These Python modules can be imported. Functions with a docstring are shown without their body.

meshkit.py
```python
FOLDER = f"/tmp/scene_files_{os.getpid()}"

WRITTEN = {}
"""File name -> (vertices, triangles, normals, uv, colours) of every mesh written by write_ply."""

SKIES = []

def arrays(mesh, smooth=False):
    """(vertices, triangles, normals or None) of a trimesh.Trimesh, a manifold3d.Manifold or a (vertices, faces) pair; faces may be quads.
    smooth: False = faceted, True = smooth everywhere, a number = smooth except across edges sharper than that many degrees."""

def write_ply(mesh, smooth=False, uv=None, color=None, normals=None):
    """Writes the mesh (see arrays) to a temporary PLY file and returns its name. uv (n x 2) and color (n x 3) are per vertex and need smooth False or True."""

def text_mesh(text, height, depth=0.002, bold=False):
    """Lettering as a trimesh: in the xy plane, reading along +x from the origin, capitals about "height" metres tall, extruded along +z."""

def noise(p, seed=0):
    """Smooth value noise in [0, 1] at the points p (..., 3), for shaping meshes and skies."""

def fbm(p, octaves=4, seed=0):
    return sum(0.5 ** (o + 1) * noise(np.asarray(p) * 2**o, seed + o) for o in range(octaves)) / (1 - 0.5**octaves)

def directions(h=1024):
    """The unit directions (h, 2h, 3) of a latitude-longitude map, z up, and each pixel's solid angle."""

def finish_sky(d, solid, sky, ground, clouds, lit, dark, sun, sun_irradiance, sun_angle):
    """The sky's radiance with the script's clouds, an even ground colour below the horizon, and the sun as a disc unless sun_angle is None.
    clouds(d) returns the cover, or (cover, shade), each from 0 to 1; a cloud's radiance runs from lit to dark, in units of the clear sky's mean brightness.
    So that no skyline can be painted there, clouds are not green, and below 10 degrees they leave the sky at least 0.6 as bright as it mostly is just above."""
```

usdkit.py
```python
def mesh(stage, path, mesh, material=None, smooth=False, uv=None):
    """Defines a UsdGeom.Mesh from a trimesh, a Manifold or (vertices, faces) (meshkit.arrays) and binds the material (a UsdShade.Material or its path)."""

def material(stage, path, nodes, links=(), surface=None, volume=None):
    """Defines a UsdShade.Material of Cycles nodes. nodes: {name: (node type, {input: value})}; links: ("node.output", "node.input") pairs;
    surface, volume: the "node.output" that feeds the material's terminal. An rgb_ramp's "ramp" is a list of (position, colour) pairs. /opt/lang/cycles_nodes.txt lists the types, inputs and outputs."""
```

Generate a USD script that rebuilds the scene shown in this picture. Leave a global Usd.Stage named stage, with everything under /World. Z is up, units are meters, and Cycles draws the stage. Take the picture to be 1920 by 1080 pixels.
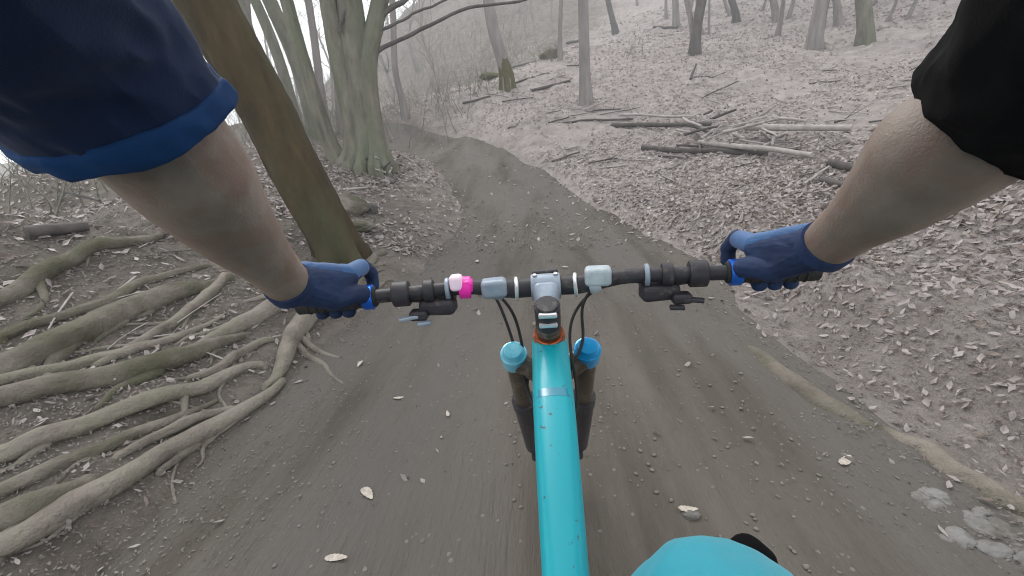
import math
import numpy as np
import trimesh
import manifold3d as m3
import usdkit, meshkit
from scipy.interpolate import RBFInterpolator
from pxr import Usd, UsdGeom, UsdLux, UsdShade, Gf, Sdf

stage = Usd.Stage.CreateInMemory()
UsdGeom.SetStageUpAxis(stage, 'Z')
UsdGeom.SetStageMetersPerUnit(stage, 1.0)
world = UsdGeom.Xform.Define(stage, '/World')
stage.SetDefaultPrim(world.GetPrim())
UsdGeom.Scope.Define(stage, '/World/Looks')

# ------------------------------------------------------------------ camera, sky, sun, exposure
CAM = np.array([0.0, 0.0, 1.212])
FPX = 800.0
YAW, PITCH, ROLL = math.radians(4.774), math.radians(-18.6), math.radians(-5.44)
EXPOSURE = 0.84
SUN_ELEV, SUN_AZ = math.radians(50), math.radians(-28)      # azimuth = atan2(x, y)
SKY_STRENGTH, SUN_INTENSITY = 0.10, 0.40

def rz(a): c, s = math.cos(a), math.sin(a); return np.array([[c, -s, 0], [s, c, 0], [0, 0, 1.0]])
def rx(a): c, s = math.cos(a), math.sin(a); return np.array([[1.0, 0, 0], [0, c, -s], [0, s, c]])
CR = rz(YAW) @ rx(math.pi / 2 + PITCH) @ rz(ROLL)
cam = UsdGeom.Camera.Define(stage, '/World/camera')
mt = np.eye(4); mt[:3, :3] = CR.T; mt[3, :3] = CAM
cam.AddTransformOp().Set(Gf.Matrix4d(*mt.ravel().tolist()))
cam.CreateFocalLengthAttr(20.0)
cam.CreateHorizontalApertureAttr(20.0 * 1920 / FPX)
cam.CreateClippingRangeAttr(Gf.Vec2f(0.03, 2000))
cam.CreateExposureAttr(EXPOSURE)

skym = usdkit.material(stage, '/World/Looks/sky', {
    'tc': ('texture_coordinate', {}),
    'n': ('noise_texture', {'scale': 2.2, 'detail': 5, 'roughness': 0.55}),
    'r': ('rgb_ramp', {'ramp': [(0.3, (8.6, 8.8, 9.1)), (0.7, (11.6, 11.7, 11.8))]}),
    's': ('sky_texture', {'sky_type': 'single_scattering', 'sun_disc': False, 'sun_elevation': SUN_ELEV, 'sun_rotation': SUN_AZ}),
    'm': ('mix', {'fac': 0.88}),
    'b': ('background_shader', {'strength': SKY_STRENGTH})},
    [('tc.generated', 'n.vector'), ('n.fac', 'r.fac'), ('s.color', 'm.color1'), ('r.color', 'm.color2'), ('m.color', 'b.color')], surface='b.background')
dome = UsdLux.DomeLight.Define(stage, '/World/sky')
UsdShade.MaterialBindingAPI.Apply(dome.GetPrim()).Bind(skym)
dome.GetPrim().SetCustomDataByKey('kind', 'structure')
sun = UsdLux.DistantLight.Define(stage, '/World/sun')
sun.CreateIntensityAttr(SUN_INTENSITY); sun.CreateAngleAttr(25.0); sun.CreateNormalizeAttr(True)
sun.CreateColorAttr(Gf.Vec3f(1.0, 0.97, 0.92))
sun.AddRotateZOp().Set(-math.degrees(SUN_AZ)); sun.AddRotateXOp().Set(-(90 - math.degrees(SUN_ELEV)))

# ------------------------------------------------------------------ helpers
def norm(v): v = np.asarray(v, float); return v / max(np.linalg.norm(v), 1e-12)
def ray(px, py):
    return norm(CR @ np.array([(px - 960) / FPX, (540 - py) / FPX, -1.0]))
def at_dist(px, py, d):                     # point on the ray at horizontal distance d
    r = ray(px, py); return CAM + r * (d / math.hypot(r[0], r[1]))
def at_depth(px, py, z):                    # point on the ray at depth z along the axis
    r = CR @ np.array([(px - 960) / FPX, (540 - py) / FPX, -1.0]); return CAM + r * z

_used = {}
def path_for(name, parent=None):
    base = (str(parent.GetPath()) if parent is not None else '/World') + '/' + name
    n = _used.get(base, 0); _used[base] = n + 1
    return base if n == 0 else f'{base}_{n:03d}'
def tag(p, label=None, cat=None, group=None, kind=None):
    p = p.GetPrim() if hasattr(p, 'GetPrim') else p
    for k, v in (('label', label), ('category', cat), ('group', group), ('kind', kind)):
        if v: p.SetCustomDataByKey(k, v)
    return p
def obj(name, mesh, m, parent=None, smooth=40, label=None, cat=None, group=None, kind=None):
    p = usdkit.mesh(stage, path_for(name, parent), mesh, M[m], smooth=smooth)
    return tag(p, label, cat, group, kind)
def thing(name, label, cat, loc=(0, 0, 0), rot=0.0, scale=1.0, group=None, tilt=(0, 0)):
    x = UsdGeom.Xform.Define(stage, path_for(name))
    x.AddTranslateOp().Set(Gf.Vec3d(*map(float, loc))); x.AddRotateXYZOp().Set(Gf.Vec3f(tilt[0], tilt[1], math.degrees(rot))); x.AddScaleOp().Set(Gf.Vec3f(*([scale] * 3 if np.ndim(scale) == 0 else list(scale))))
    return tag(x, label, cat, group)
def copy_of(src, label, loc, rot=0.0, scale=1.0, group=None, tilt=(0, 0), cat=None):
    d = src.GetCustomData()
    r = thing(src.GetName().rstrip('0123456789').rstrip('_'), label, cat or d['category'], loc, rot, scale, group or d.get('group'), tilt)
    r.GetReferences().AddInternalReference(src.GetPath()); r.SetInstanceable(True)
    return r

def cat_meshes(ms): return trimesh.util.concatenate([trimesh.Trimesh(*m, process=False) if isinstance(m, tuple) else m for m in ms])
def spline(pts, n):
    from scipy.interpolate import CubicSpline, PchipInterpolator
    pts = np.asarray(pts, float)
    t = np.r_[0, np.cumsum(np.linalg.norm(np.diff(pts, axis=0), axis=1))]
    return np.asarray(CubicSpline(t, pts)(np.linspace(0, t[-1], n)) if len(pts) > 2 else pts[0] + np.linspace(0, 1, n)[:, None] * (pts[1] - pts[0]))
def tube(path, rad, sides=8, amp=0.0, freq=3.0, seed=0, cap=True, squash=None):
    path = np.asarray(path, float); n = len(path)
    rad = np.full(n, rad, float) if np.ndim(rad) == 0 else np.interp(np.linspace(0, 1, n), np.linspace(0, 1, len(rad)), rad)
    t = np.gradient(path, axis=0); t /= np.maximum(np.linalg.norm(t, axis=1, keepdims=True), 1e-9)
    u = np.cross(t[0], [0, 0, 1.0] if abs(t[0][2]) < 0.9 else [0, 1.0, 0]); u = norm(u)
    us = []
    tl = t.tolist(); ux, uy, uz = u.tolist()
    for a0, a1, a2 in tl:
        d_ = ux * a0 + uy * a1 + uz * a2; ux -= a0 * d_; uy -= a1 * d_; uz -= a2 * d_
        l_ = math.sqrt(ux * ux + uy * uy + uz * uz) or 1e-9; ux /= l_; uy /= l_; uz /= l_; us.append((ux, uy, uz))
    us = np.array(us); vs = np.cross(t, us)
    a = np.linspace(0, 2 * np.pi, sides, endpoint=False)
    dirs = us[:, None] * np.cos(a)[None, :, None] + vs[:, None] * np.sin(a)[None, :, None]
    r = np.repeat(rad[:, None], sides, 1)
    if amp:
        q = path[:, None] * freq + dirs * 1.3
        r = r * (1 + amp * 2 * (meshkit.fbm(q + seed * 7.13, 3, seed) - 0.5))
    P = path[:, None] + dirs * r[..., None]
    if squash is not None:
        P[..., 2] = path[:, None, 2] + (P[..., 2] - path[:, None, 2]) * squash
    i = np.arange(n - 1)[:, None] * sides; j = np.arange(sides)[None]; k = (j + 1) % sides
    q = np.stack([i + j, i + k, i + sides + k, i + sides + j], -1).reshape(-1, 4)
    f = np.vstack([q[:, [0, 1, 2]], q[:, [0, 2, 3]]])
    V = P.reshape(-1, 3)
    if cap:
        b = len(V); V = np.vstack([V, path[0], path[-1]]); jj = np.arange(sides); kk = (jj + 1) % sides
        f = np.vstack([f, np.stack([np.full(sides, b), kk, jj], 1), np.stack([np.full(sides, b + 1), (n - 1) * sides + jj, (n - 1) * sides + kk], 1)])
    return trimesh.Trimesh(V, f, process=False)
def tube_fast(p, r):                         # many short 3- or 4-sided twigs: list of (path, radii, sides)
    return tube(p, r, 4, cap=False)

def ball(c, r, n=24): return m3.Manifold.sphere(r, n).translate([float(x) for x in c])
def hull(*cr): return m3.Manifold.batch_hull([ball(c, r) for c, r in cr])
def chain(*cr):
    out = m3.Manifold()
    for a, b in zip(cr[:-1], cr[1:]): out += hull(a, b)
    return out
def rbox(size, c=(0, 0, 0), r=0.004, R=None):
    s = np.array(size) / 2 - r
    m = m3.Manifold.batch_hull([m3.Manifold.sphere(r, 12).translate([float(x) for x in s * np.array(q)]) for q in np.ndindex(2, 2, 2) for q in [np.array(q) * 2 - 1]])
    m = to_tm(m)
    if R is not None: m.apply_transform(np.vstack([np.c_[R, [0, 0, 0]], [0, 0, 0, 1]]))
    m.apply_translation(c); return m
def to_tm(m):
    k = m.to_mesh(); return trimesh.Trimesh(k.vert_properties[:, :3], k.tri_verts, process=True)
def soft(m, step, it=8):
    t = to_tm(m.refine_to_length(step)); trimesh.smoothing.filter_taubin(t, iterations=it); return t
def cyl(a, b, r, sides=20, r2=None, bev=0.0015):
    a, b = np.asarray(a, float), np.asarray(b, float); d = norm(b - a); r2 = r if r2 is None else r2
    return tube([a, a + d * 1e-4, a + d * bev, b - d * bev, b - d * 1e-4, b], 1.0, sides) if False else _cyl(a, b, d, r, r2, sides, bev)
def _cyl(a, b, d, r, r2, sides, bev):
    ps = [a, a + d * bev, b - d * bev, b]; rs = [r - bev, r, r2, r2 - bev]
    m = tube(ps, 1.0, sides)
    V = m.vertices.copy()
    for i in range(4):
        V[i * sides:(i + 1) * sides] = ps[i] + (V[i * sides:(i + 1) * sides] - ps[i]) * rs[i]
    return trimesh.Trimesh(V, m.faces, process=False)
def ring(c, axis, R, r, n=48, k=10):
    axis = norm(axis); u = norm(np.cross(axis, [0.3, 0.5, 0.8])); v = np.cross(axis, u)
    a = np.linspace(0, 2 * np.pi, n, endpoint=False)
    b = np.linspace(0, 2 * np.pi, k, endpoint=False)
    rad = u * np.cos(a)[:, None] + v * np.sin(a)[:, None]
    P = np.asarray(c) + rad[:, None] * (R + r * np.cos(b))[None, :, None] + axis * (r * np.sin(b))[None, :, None]
    i = np.arange(n)[:, None]; j = np.arange(k)[None]
    q = np.stack([i * k + j + 0 * i, ((i + 1) % n) * k + j, ((i + 1) % n) * k + (j + 1) % k, i * k + (j + 1) % k], -1).reshape(-1, 4)
    return trimesh.Trimesh(P.reshape(-1, 3), np.vstack([q[:, [0, 1, 2]], q[:, [0, 2, 3]]]), process=False)

# ------------------------------------------------------------------ materials
M = {}
def mat(name, c1, c2=None, scale=8.0, rough=0.7, bump=0.0, bump_scale=None, metallic=0.0, coat=0.0, stretch=(1, 1, 1), detail=6, dist=0.01, spec=0.4, island=0.0, sheen=0.0, c3=None, scale3=1.0, trans=0.0, sss=0.0, t3=(0.45, 0.62)):
    c2 = c2 or tuple(x * 0.75 for x in c1)
    N = {'g': ('geometry', {}), 'tc': ('texture_coordinate', {}), 'mp': ('mapping', {'scale': stretch}),
         'n': ('noise_texture', {'scale': scale, 'detail': detail, 'roughness': 0.6}),
         'r': ('rgb_ramp', {'ramp': [(0.32, c1), (0.68, c2)]}),
         'p': ('principled_bsdf', {'roughness': rough, 'metallic': metallic, 'coat_weight': coat, 'coat_roughness': 0.12, 'specular_ior_level': spec, 'sheen_weight': sheen, 'subsurface_weight': sss, 'subsurface_scale': 0.01})}
    L = [('tc.object', 'mp.vector'), ('mp.vector', 'n.vector'), ('n.fac', 'r.fac')]
    col = 'r.color'
    if c3:
        N['n3'] = ('noise_texture', {'scale': scale3, 'detail': 4, 'roughness': 0.6})
        N['r3'] = ('rgb_ramp', {'ramp': [(t3[0], (0, 0, 0)), (t3[1], (1, 1, 1))]})
        N['m3'] = ('mix', {'color2': c3})
        L += [('mp.vector', 'n3.vector'), ('n3.fac', 'r3.fac'), ('r3.color', 'm3.fac'), (col, 'm3.color1')]; col = 'm3.color'
    if island:
        N['mr'] = ('map_range', {'to_min': 1 - island, 'to_max': 1 + island})
        N['h'] = ('hsv', {})
        L += [('g.random_per_island', 'mr.value'), ('mr.result', 'h.value'), (col, 'h.color')]; col = 'h.color'
    L.append((col, 'p.base_color'))
    if bump:
        N['bn'] = ('noise_texture', {'scale': bump_scale or scale * 3, 'detail': 5, 'roughness': 0.65})
        N['b'] = ('bump', {'strength': bump, 'distance': dist})
        L += [('mp.vector', 'bn.vector'), ('bn.fac', 'b.height'), ('b.normal', 'p.normal')]
    surf = 'p.BSDF'
    if trans:
        N['t'] = ('translucent_bsdf', {}); N['mc'] = ('mix_closure', {'fac': trans})
        L += [(col, 't.color'), ('p.BSDF', 'mc.closure1'), ('t.BSDF', 'mc.closure2')]; surf = 'mc.closure'
    M[name] = usdkit.material(stage, '/World/Looks/' + name, N, L, surface=surf)

mat('trail_dirt', (0.060, 0.052, 0.043), (0.128, 0.113, 0.097), 2.6, 0.92, 0.9, 45, stretch=(1, 0.13, 1), detail=10, dist=0.02, spec=0.2, c3=(0.098, 0.089, 0.081), scale3=1.3)
M['forest_soil'] = usdkit.material(stage, '/World/Looks/forest_soil', {
    'g': ('geometry', {}), 'n': ('noise_texture', {'scale': 3.5, 'detail': 10, 'roughness': 0.65}), 'n2': ('noise_texture', {'scale': 0.7, 'detail': 5}),
    'ra': ('rgb_ramp', {'ramp': [(0.3, (0.085, 0.072, 0.060)), (0.7, (0.215, 0.188, 0.162))]}),
    'rb': ('rgb_ramp', {'ramp': [(0.3, (0.22, 0.190, 0.176)), (0.7, (0.38, 0.342, 0.325))]}),
    'x': ('separate_xyz', {}), 'mr': ('map_range', {'range_type': 'smoothstep', 'from_min': -2.2, 'from_max': 2.6}), 'ad': ('math', {'math_type': 'multiply_add', 'value2': 2.4, 'value3': -2.6}), 'y1': ('map_range', {'from_min': 0.0, 'from_max': 12.0, 'to_min': 0.0, 'to_max': 4.8, 'clamp': True}), 'y2': ('map_range', {'range_type': 'smoothstep', 'from_min': 18.0, 'from_max': 40.0, 'to_min': 0.0, 'to_max': -10.0, 'clamp': True}), 'y3': ('math', {'math_type': 'add'}), 'yy': ('math', {'math_type': 'add'}), 'ax': ('math', {'math_type': 'add'}),
    'm': ('mix', {}), 'bn': ('noise_texture', {'scale': 30, 'detail': 6, 'roughness': 0.7}), 'b': ('bump', {'strength': 1.0, 'distance': 0.05}), 'p': ('principled_bsdf', {'roughness': 0.95, 'specular_ior_level': 0.2})},
    [('g.position', 'n.vector'), ('g.position', 'n2.vector'), ('g.position', 'bn.vector'), ('g.position', 'x.vector'), ('n.fac', 'ra.fac'), ('n.fac', 'rb.fac'), ('n2.fac', 'ad.value1'), ('x.y', 'y1.value'), ('x.y', 'y2.value'), ('y1.result', 'y3.value1'), ('y2.result', 'y3.value2'), ('y3.value', 'yy.value1'), ('x.x', 'yy.value2'), ('yy.value', 'ax.value1'), ('ad.value', 'ax.value2'), ('ax.value', 'mr.value'), ('mr.result', 'm.fac'), ('ra.color', 'm.color1'), ('rb.color', 'm.color2'), ('m.color', 'p.base_color'), ('bn.fac', 'b.height'), ('b.normal', 'p.normal')], surface='p.BSDF')
mat('leaf_crumb', (0.17, 0.145, 0.13), (0.32, 0.285, 0.265), 6, 0.8, island=0.4)
mat('leaf_pale', (0.30, 0.252, 0.235), (0.50, 0.442, 0.425), 22, 0.5, 0, spec=0.5, island=0.34, trans=0.15)
mat('leaf_brown', (0.20, 0.148, 0.122), (0.33, 0.262, 0.225), 22, 0.55, 0, spec=0.5, island=0.4, trans=0.15)
mat('leaf_white', (0.33, 0.28, 0.235), (0.50, 0.45, 0.39), 60, 0.45, 0.2, spec=0.5, trans=0.15)
mat('bark_beech', (0.085, 0.082, 0.066), (0.185, 0.175, 0.14), 5, 0.85, 1.0, 9, stretch=(1, 1, 0.35), dist=0.06, spec=0.2, c3=(0.12, 0.13, 0.09), scale3=1.6)
mat('bark_brown', (0.026, 0.0190, 0.0088), (0.056, 0.041, 0.019), 6, 0.88, 0.5, 14, stretch=(1, 1, 0.3), dist=0.03, spec=0.2, c3=(0.046, 0.044, 0.023), scale3=1.3)
mat('bark_grey', (0.15, 0.135, 0.13), (0.235, 0.215, 0.205), 5, 0.88, 0.8, 16, stretch=(1, 1, 0.25), dist=0.03, spec=0.2)
mat('bark_dark', (0.06, 0.055, 0.052), (0.11, 0.10, 0.095), 7, 0.85, 0.7, 20, stretch=(1, 1, 0.4), dist=0.02, spec=0.25)
mat('moss', (0.07, 0.07, 0.034), (0.115, 0.105, 0.055), 12, 0.95, 1.0, 50, dist=0.03, spec=0.1)
mat('root_bark', (0.12, 0.102, 0.085), (0.285, 0.255, 0.22), 4, 0.85, 0.9, 22, dist=0.03, spec=0.25, c3=(0.16, 0.15, 0.115), scale3=2.0)
mat('root_mossy', (0.095, 0.083, 0.066), (0.20, 0.178, 0.15), 4, 0.9, 0.9, 22, dist=0.03, spec=0.2, c3=(0.082, 0.08, 0.052), scale3=1.8)
mat('stick_pale', (0.30, 0.27, 0.25), (0.48, 0.44, 0.42), 9, 0.8, 0.6, 30, dist=0.01, spec=0.25, island=0.25)
mat('stick_dark', (0.06, 0.052, 0.05), (0.125, 0.11, 0.10), 9, 0.8, 0.6, 30, dist=0.01, spec=0.3, island=0.3)
mat('twig', (0.20, 0.18, 0.15), (0.30, 0.27, 0.23), 5, 0.85, spec=0.2, island=0.3)
mat('brush', (0.17, 0.17, 0.135), (0.28, 0.27, 0.22), 5, 0.9, spec=0.2, island=0.35)
mat('pebble', (0.15, 0.135, 0.12), (0.24, 0.22, 0.20), 20, 0.9, island=0.3)
mat('stone', (0.125, 0.12, 0.112), (0.20, 0.196, 0.188), 12, 0.9, 0.9, 40, dist=0.01, spec=0.2, c3=(0.10, 0.09, 0.078), scale3=16)
mat('skin', (0.150, 0.116, 0.092), (0.215, 0.172, 0.142), 16, 0.48, 0.6, 330, dist=0.0016, spec=0.45, sss=0.05, c3=(0.165, 0.112, 0.088), scale3=24)
mat('hair', (0.03, 0.02, 0.015), None, 60, 0.6)
mat('eye_white', (0.75, 0.73, 0.7), None, 5, 0.2)
mat('cloth_navy', (0.008, 0.0145, 0.043), (0.010, 0.020, 0.060), 5, 0.8, 0.35, 500, dist=0.0015, spec=0.15, sheen=0.05, c3=(0.005, 0.016, 0.05), scale3=3.0)
mat('cloth_blue', (0.008, 0.045, 0.14), (0.006, 0.028, 0.09), 6, 0.8, 0.35, 500, dist=0.0015, spec=0.15, sheen=0.0)
mat('cloth_black', (0.003, 0.003, 0.0035), (0.005, 0.005, 0.006), 6, 0.9, 0.35, 500, dist=0.0015, spec=0.08, sheen=0.0)
mat('cloth_teal', (0.004, 0.20, 0.27), (0.006, 0.26, 0.34), 5, 0.6, 0.35, 400, dist=0.0015, spec=0.35, sheen=0.2)
mat('glove_blue', (0.014, 0.06, 0.17), (0.025, 0.10, 0.25), 20, 0.65, 0.4, 300, dist=0.001, spec=0.35, sheen=0.2)
mat('glove_dark', (0.008, 0.016, 0.05), (0.014, 0.034, 0.095), 14, 0.75, 0.4, 300, dist=0.001, spec=0.3)
mat('frame_paint', (0.002, 0.265, 0.325), (0.003, 0.30, 0.36), 3, 0.40, 0.05, 120, coat=0.1, spec=0.3, dist=0.001, c3=(0.055, 0.055, 0.05), scale3=85, t3=(0.66, 0.70))
mat('frame_decal', (0.003, 0.16, 0.24), (0.004, 0.19, 0.28), 3, 0.35, coat=0.5, spec=0.5)
mat('cap_blue', (0.004, 0.22, 0.50), (0.006, 0.28, 0.58), 40, 0.25, metallic=0.4, coat=0.5)
mat('cap_teal', (0.03, 0.34, 0.50), (0.22, 0.55, 0.66), 30, 0.25, metallic=0.3, coat=0.5)
mat('orange_anodised', (0.33, 0.085, 0.03), (0.25, 0.06, 0.025), 40, 0.3, metallic=0.7)
mat('fork_bronze', (0.045, 0.034, 0.024), (0.062, 0.046, 0.032), 30, 0.45, metallic=0.2, coat=0.1, spec=0.4, c3=(0.10, 0.085, 0.07), scale3=60, t3=(0.56, 0.64))
mat('alloy_grey', (0.20, 0.245, 0.30), (0.29, 0.33, 0.38), 50, 0.45, 0.2, 300, metallic=0.35, dist=0.001)
mat('silver', (0.75, 0.75, 0.74), (0.65, 0.65, 0.65), 50, 0.25, metallic=0.8)
mat('bar_black', (0.014, 0.013, 0.017), (0.026, 0.024, 0.029), 40, 0.5, 0.3, 300, dist=0.001, spec=0.4, c3=(0.06, 0.053, 0.046), scale3=70, t3=(0.58, 0.66))
mat('rubber', (0.014, 0.014, 0.015), (0.03, 0.028, 0.026), 20, 0.85, 0.4, 120, dist=0.002, spec=0.3)
mat('muddy_rubber', (0.035, 0.03, 0.027), (0.10, 0.085, 0.07), 14, 0.9, 0.5, 80, dist=0.003, spec=0.2)
mat('blue_anodised', (0.01, 0.10, 0.55), (0.02, 0.16, 0.65), 40, 0.25, metallic=0.7)
mat('pink', (0.78, 0.02, 0.38), (0.70, 0.02, 0.33), 40, 0.4, coat=0.3)
mat('pink_pale', (0.80, 0.55, 0.70), (0.85, 0.68, 0.78), 40, 0.4, coat=0.3)
mat('plastic_white', (0.28, 0.34, 0.37), (0.42, 0.47, 0.50), 60, 0.35)
mat('helmet_shell', (0.012, 0.06, 0.16), (0.014, 0.07, 0.19), 10, 0.3, coat=0.5)
M['haze'] = usdkit.material(stage, '/World/Looks/haze', {'v': ('principled_volume', {'color': (0.90, 0.92, 0.94), 'density': 0.0048, 'anisotropy': 0.25})}, [], volume='v.volume')

# ------------------------------------------------------------------ terrain
A = []
for x in (-1.6, -0.8, 0, 0.8, 1.6):
    for y in (-6, -3, 0, 1.5, 3, 4.5): A.append((x, y, 0.0))
A += [tuple(at_dist(*q)) for q in [(930, 450, 5.6), (1020, 450, 5.6), (1150, 440, 5.6), (850, 370, 8.0), (950, 365, 8.0), (1050, 365, 8.0), (770, 300, 10.5), (850, 298, 10.5), (950, 298, 10.5), (760, 278, 12.5), (830, 275, 12.5),
      (690, 300, 9.0), (560, 300, 10), (620, 420, 5.6), (720, 400, 6.6), (480, 400, 6.2), (300, 420, 5.5), (50, 350, 9), (60, 420, 5), (-300, 440, 5), (540, 255, 16), (450, 240, 20),
      (1098, 195, 13), (1300, 100, 18), (1000, 235, 11.5), (1200, 300, 9), (1400, 280, 8.5), (1600, 280, 8), (1750, 330, 6), (1500, 440, 4.6), (1800, 480, 4.0), (1900, 250, 8),
      (1250, 95, 21), (1600, 60, 21), (1600, 150, 13), (1850, 60, 18), (950, 155, 16), (760, 195, 15.5), (850, 178, 15.8), (1050, 100, 20), (2100, 100, 14), (2200, 300, 5)]]
A += [(-2.4, 0.5, .10), (-2.4, 2.5, .14), (-4, 1, .25), (-4, 3.5, .32), (-7, 0, .5), (-7, 5, .55), (-3, -4, .15), (3, -4, .3), (-9, -8, .6), (9, -8, 1.8), (0, -14, .0), (0, -40, .0),
      (2.3, 1, .10), (2.6, 2.5, .16), (4, 1, .45), (4.5, 3, .55), (7, 2, 1.2), (10, 6, 2.4), (16, 3, 4.2), (30, 10, 9), (60, 10, 16), (100, 0, 22), (100, 60, 30), (60, 60, 25), (30, 40, 15), (20, 28, 9.6),
      (-6, 19, 1.9), (-14, 16, 1.2), (-10, 22, 1.6), (-3, 23, 2.4), (-25, 20, .8), (-16, 35, 1.5), (-6, 36, 7.5), (4, 40, 11), (-30, 50, 5.0), (-12, 52, 16), (0, 58, 20), (14, 60, 22), (-8, 80, 27), (5, 85, 30), (-30, 80, 12), (-60, 80, 8), (-60, 30, 1), (-100, 10, 2), (-100, 100, 8), (-50, 140, 16), (0, 140, 34), (60, 140, 34), (100, 140, 34),
      (-40, -40, 2), (40, -40, 6), (-100, -40, 4), (100, -40, 18), (-20, 0, .9)]
A = np.array(A)
_rbf = RBFInterpolator(A[:, :2], A[:, 2], kernel='linear', smoothing=0.02)
_rbf2 = RBFInterpolator(A[:, :2], A[:, 2], kernel='thin_plate_spline', smoothing=0.6)
TRAIL = np.array([(0.05, -14), (0.05, -6), (0.05, -2), (0.0, 1.0), (-0.05, 3), (0.02, 5), (-0.2, 7), (-0.95, 9), (-2.1, 10.9), (-3.9, 12.3), (-6.5, 13.3), (-9.5, 14.0), (-14, 14.5), (-20, 15)])
TRAIL_C = spline(np.c_[TRAIL, np.zeros(len(TRAIL))], 400)[:, :2]
def trail_dist(x, y):
    from scipy.spatial import cKDTree
    d, i = cKDTree(TRAIL_C).query(np.stack([x, y], -1)); return d
def half_width(x, y):
    return 1.50 + 0.5 * (meshkit.fbm(np.stack([x * .8, y * .8, 0 * x], -1), 4, 5) - .5) - 0.42 * np.clip((y - 3.6) / 3.0, 0, 1)
def sstep(a, b, v): t = np.clip((v - a) / (b - a), 0, 1); return t * t * (3 - 2 * t)
def base(x, y):
    q = np.stack([np.ravel(x), np.ravel(y)], -1); out = np.empty(len(q))
    for i in range(0, len(q), 60000): out[i:i + 60000] = 0.5 * _rbf(q[i:i + 60000]) + 0.5 * _rbf2(q[i:i + 60000])
    return out.reshape(np.shape(x))
def grounds(x, y):
    x, y = np.asarray(x, float), np.asarray(y, float)
    b = base(x, y); d = trail_dist(x, y); w = half_width(x, y)
    out = sstep(w - .12, w + .30, d)
    r = np.hypot(x, y)
    bank = 0.10 * out + 0.10 * out * np.clip(meshkit.fbm(np.stack([x, y, 0 * x], -1) * 0.9, 3, 11) * 2 - .7, 0, 1)
    n = (meshkit.fbm(np.stack([x * 2.6, y * 2.6, 0 * x], -1), 4, 3) - .5) * (0.035 + 0.13 * out)
    n += (meshkit.fbm(np.stack([x * .35, y * .35, 0 * x], -1), 3, 8) - .5) * np.clip((r - 10) / 20, 0, 1) * 0.9
    rut = -0.14 * np.exp(-((x - 1.62 - 0.06 * np.sin(y * 2.1)) / 0.17) ** 2) * sstep(0.6, 1.4, y) * (1 - sstep(4.0, 5.5, y))
    ridge = 0.07 * np.exp(-((x - 2.0 - 0.05 * np.sin(y * 1.7)) / 0.16) ** 2) * sstep(0.4, 1.2, y) * (1 - sstep(4.5, 6, y))
    track = -0.025 * np.exp(-((d - .62) / .22) ** 2)
    ground = b + bank + n + rut + ridge + track
    return ground, d - w
def H(x, y): return grounds(x, y)[0]
def warp(u, a, s): return np.sinh(u * a) / np.sinh(a) * s
gx = warp(np.linspace(-1, 1, 620), 4.2, 110.0) - 0.2
gy = np.r_[-warp(np.linspace(1, 0, 70)[:-1], 3.2, 40.0), warp(np.linspace(0, 1, 600), 4.0, 112.0)]
GX, GY = np.meshgrid(gx, gy)
GZ, GE = grounds(GX, GY)
from scipy.interpolate import RegularGridInterpolator
_gi = RegularGridInterpolator((gy, gx), GZ, bounds_error=False, fill_value=0)
from bisect import bisect_right
_gxl, _gyl, _gzl = gx.tolist(), gy.tolist(), GZ.tolist()
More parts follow.
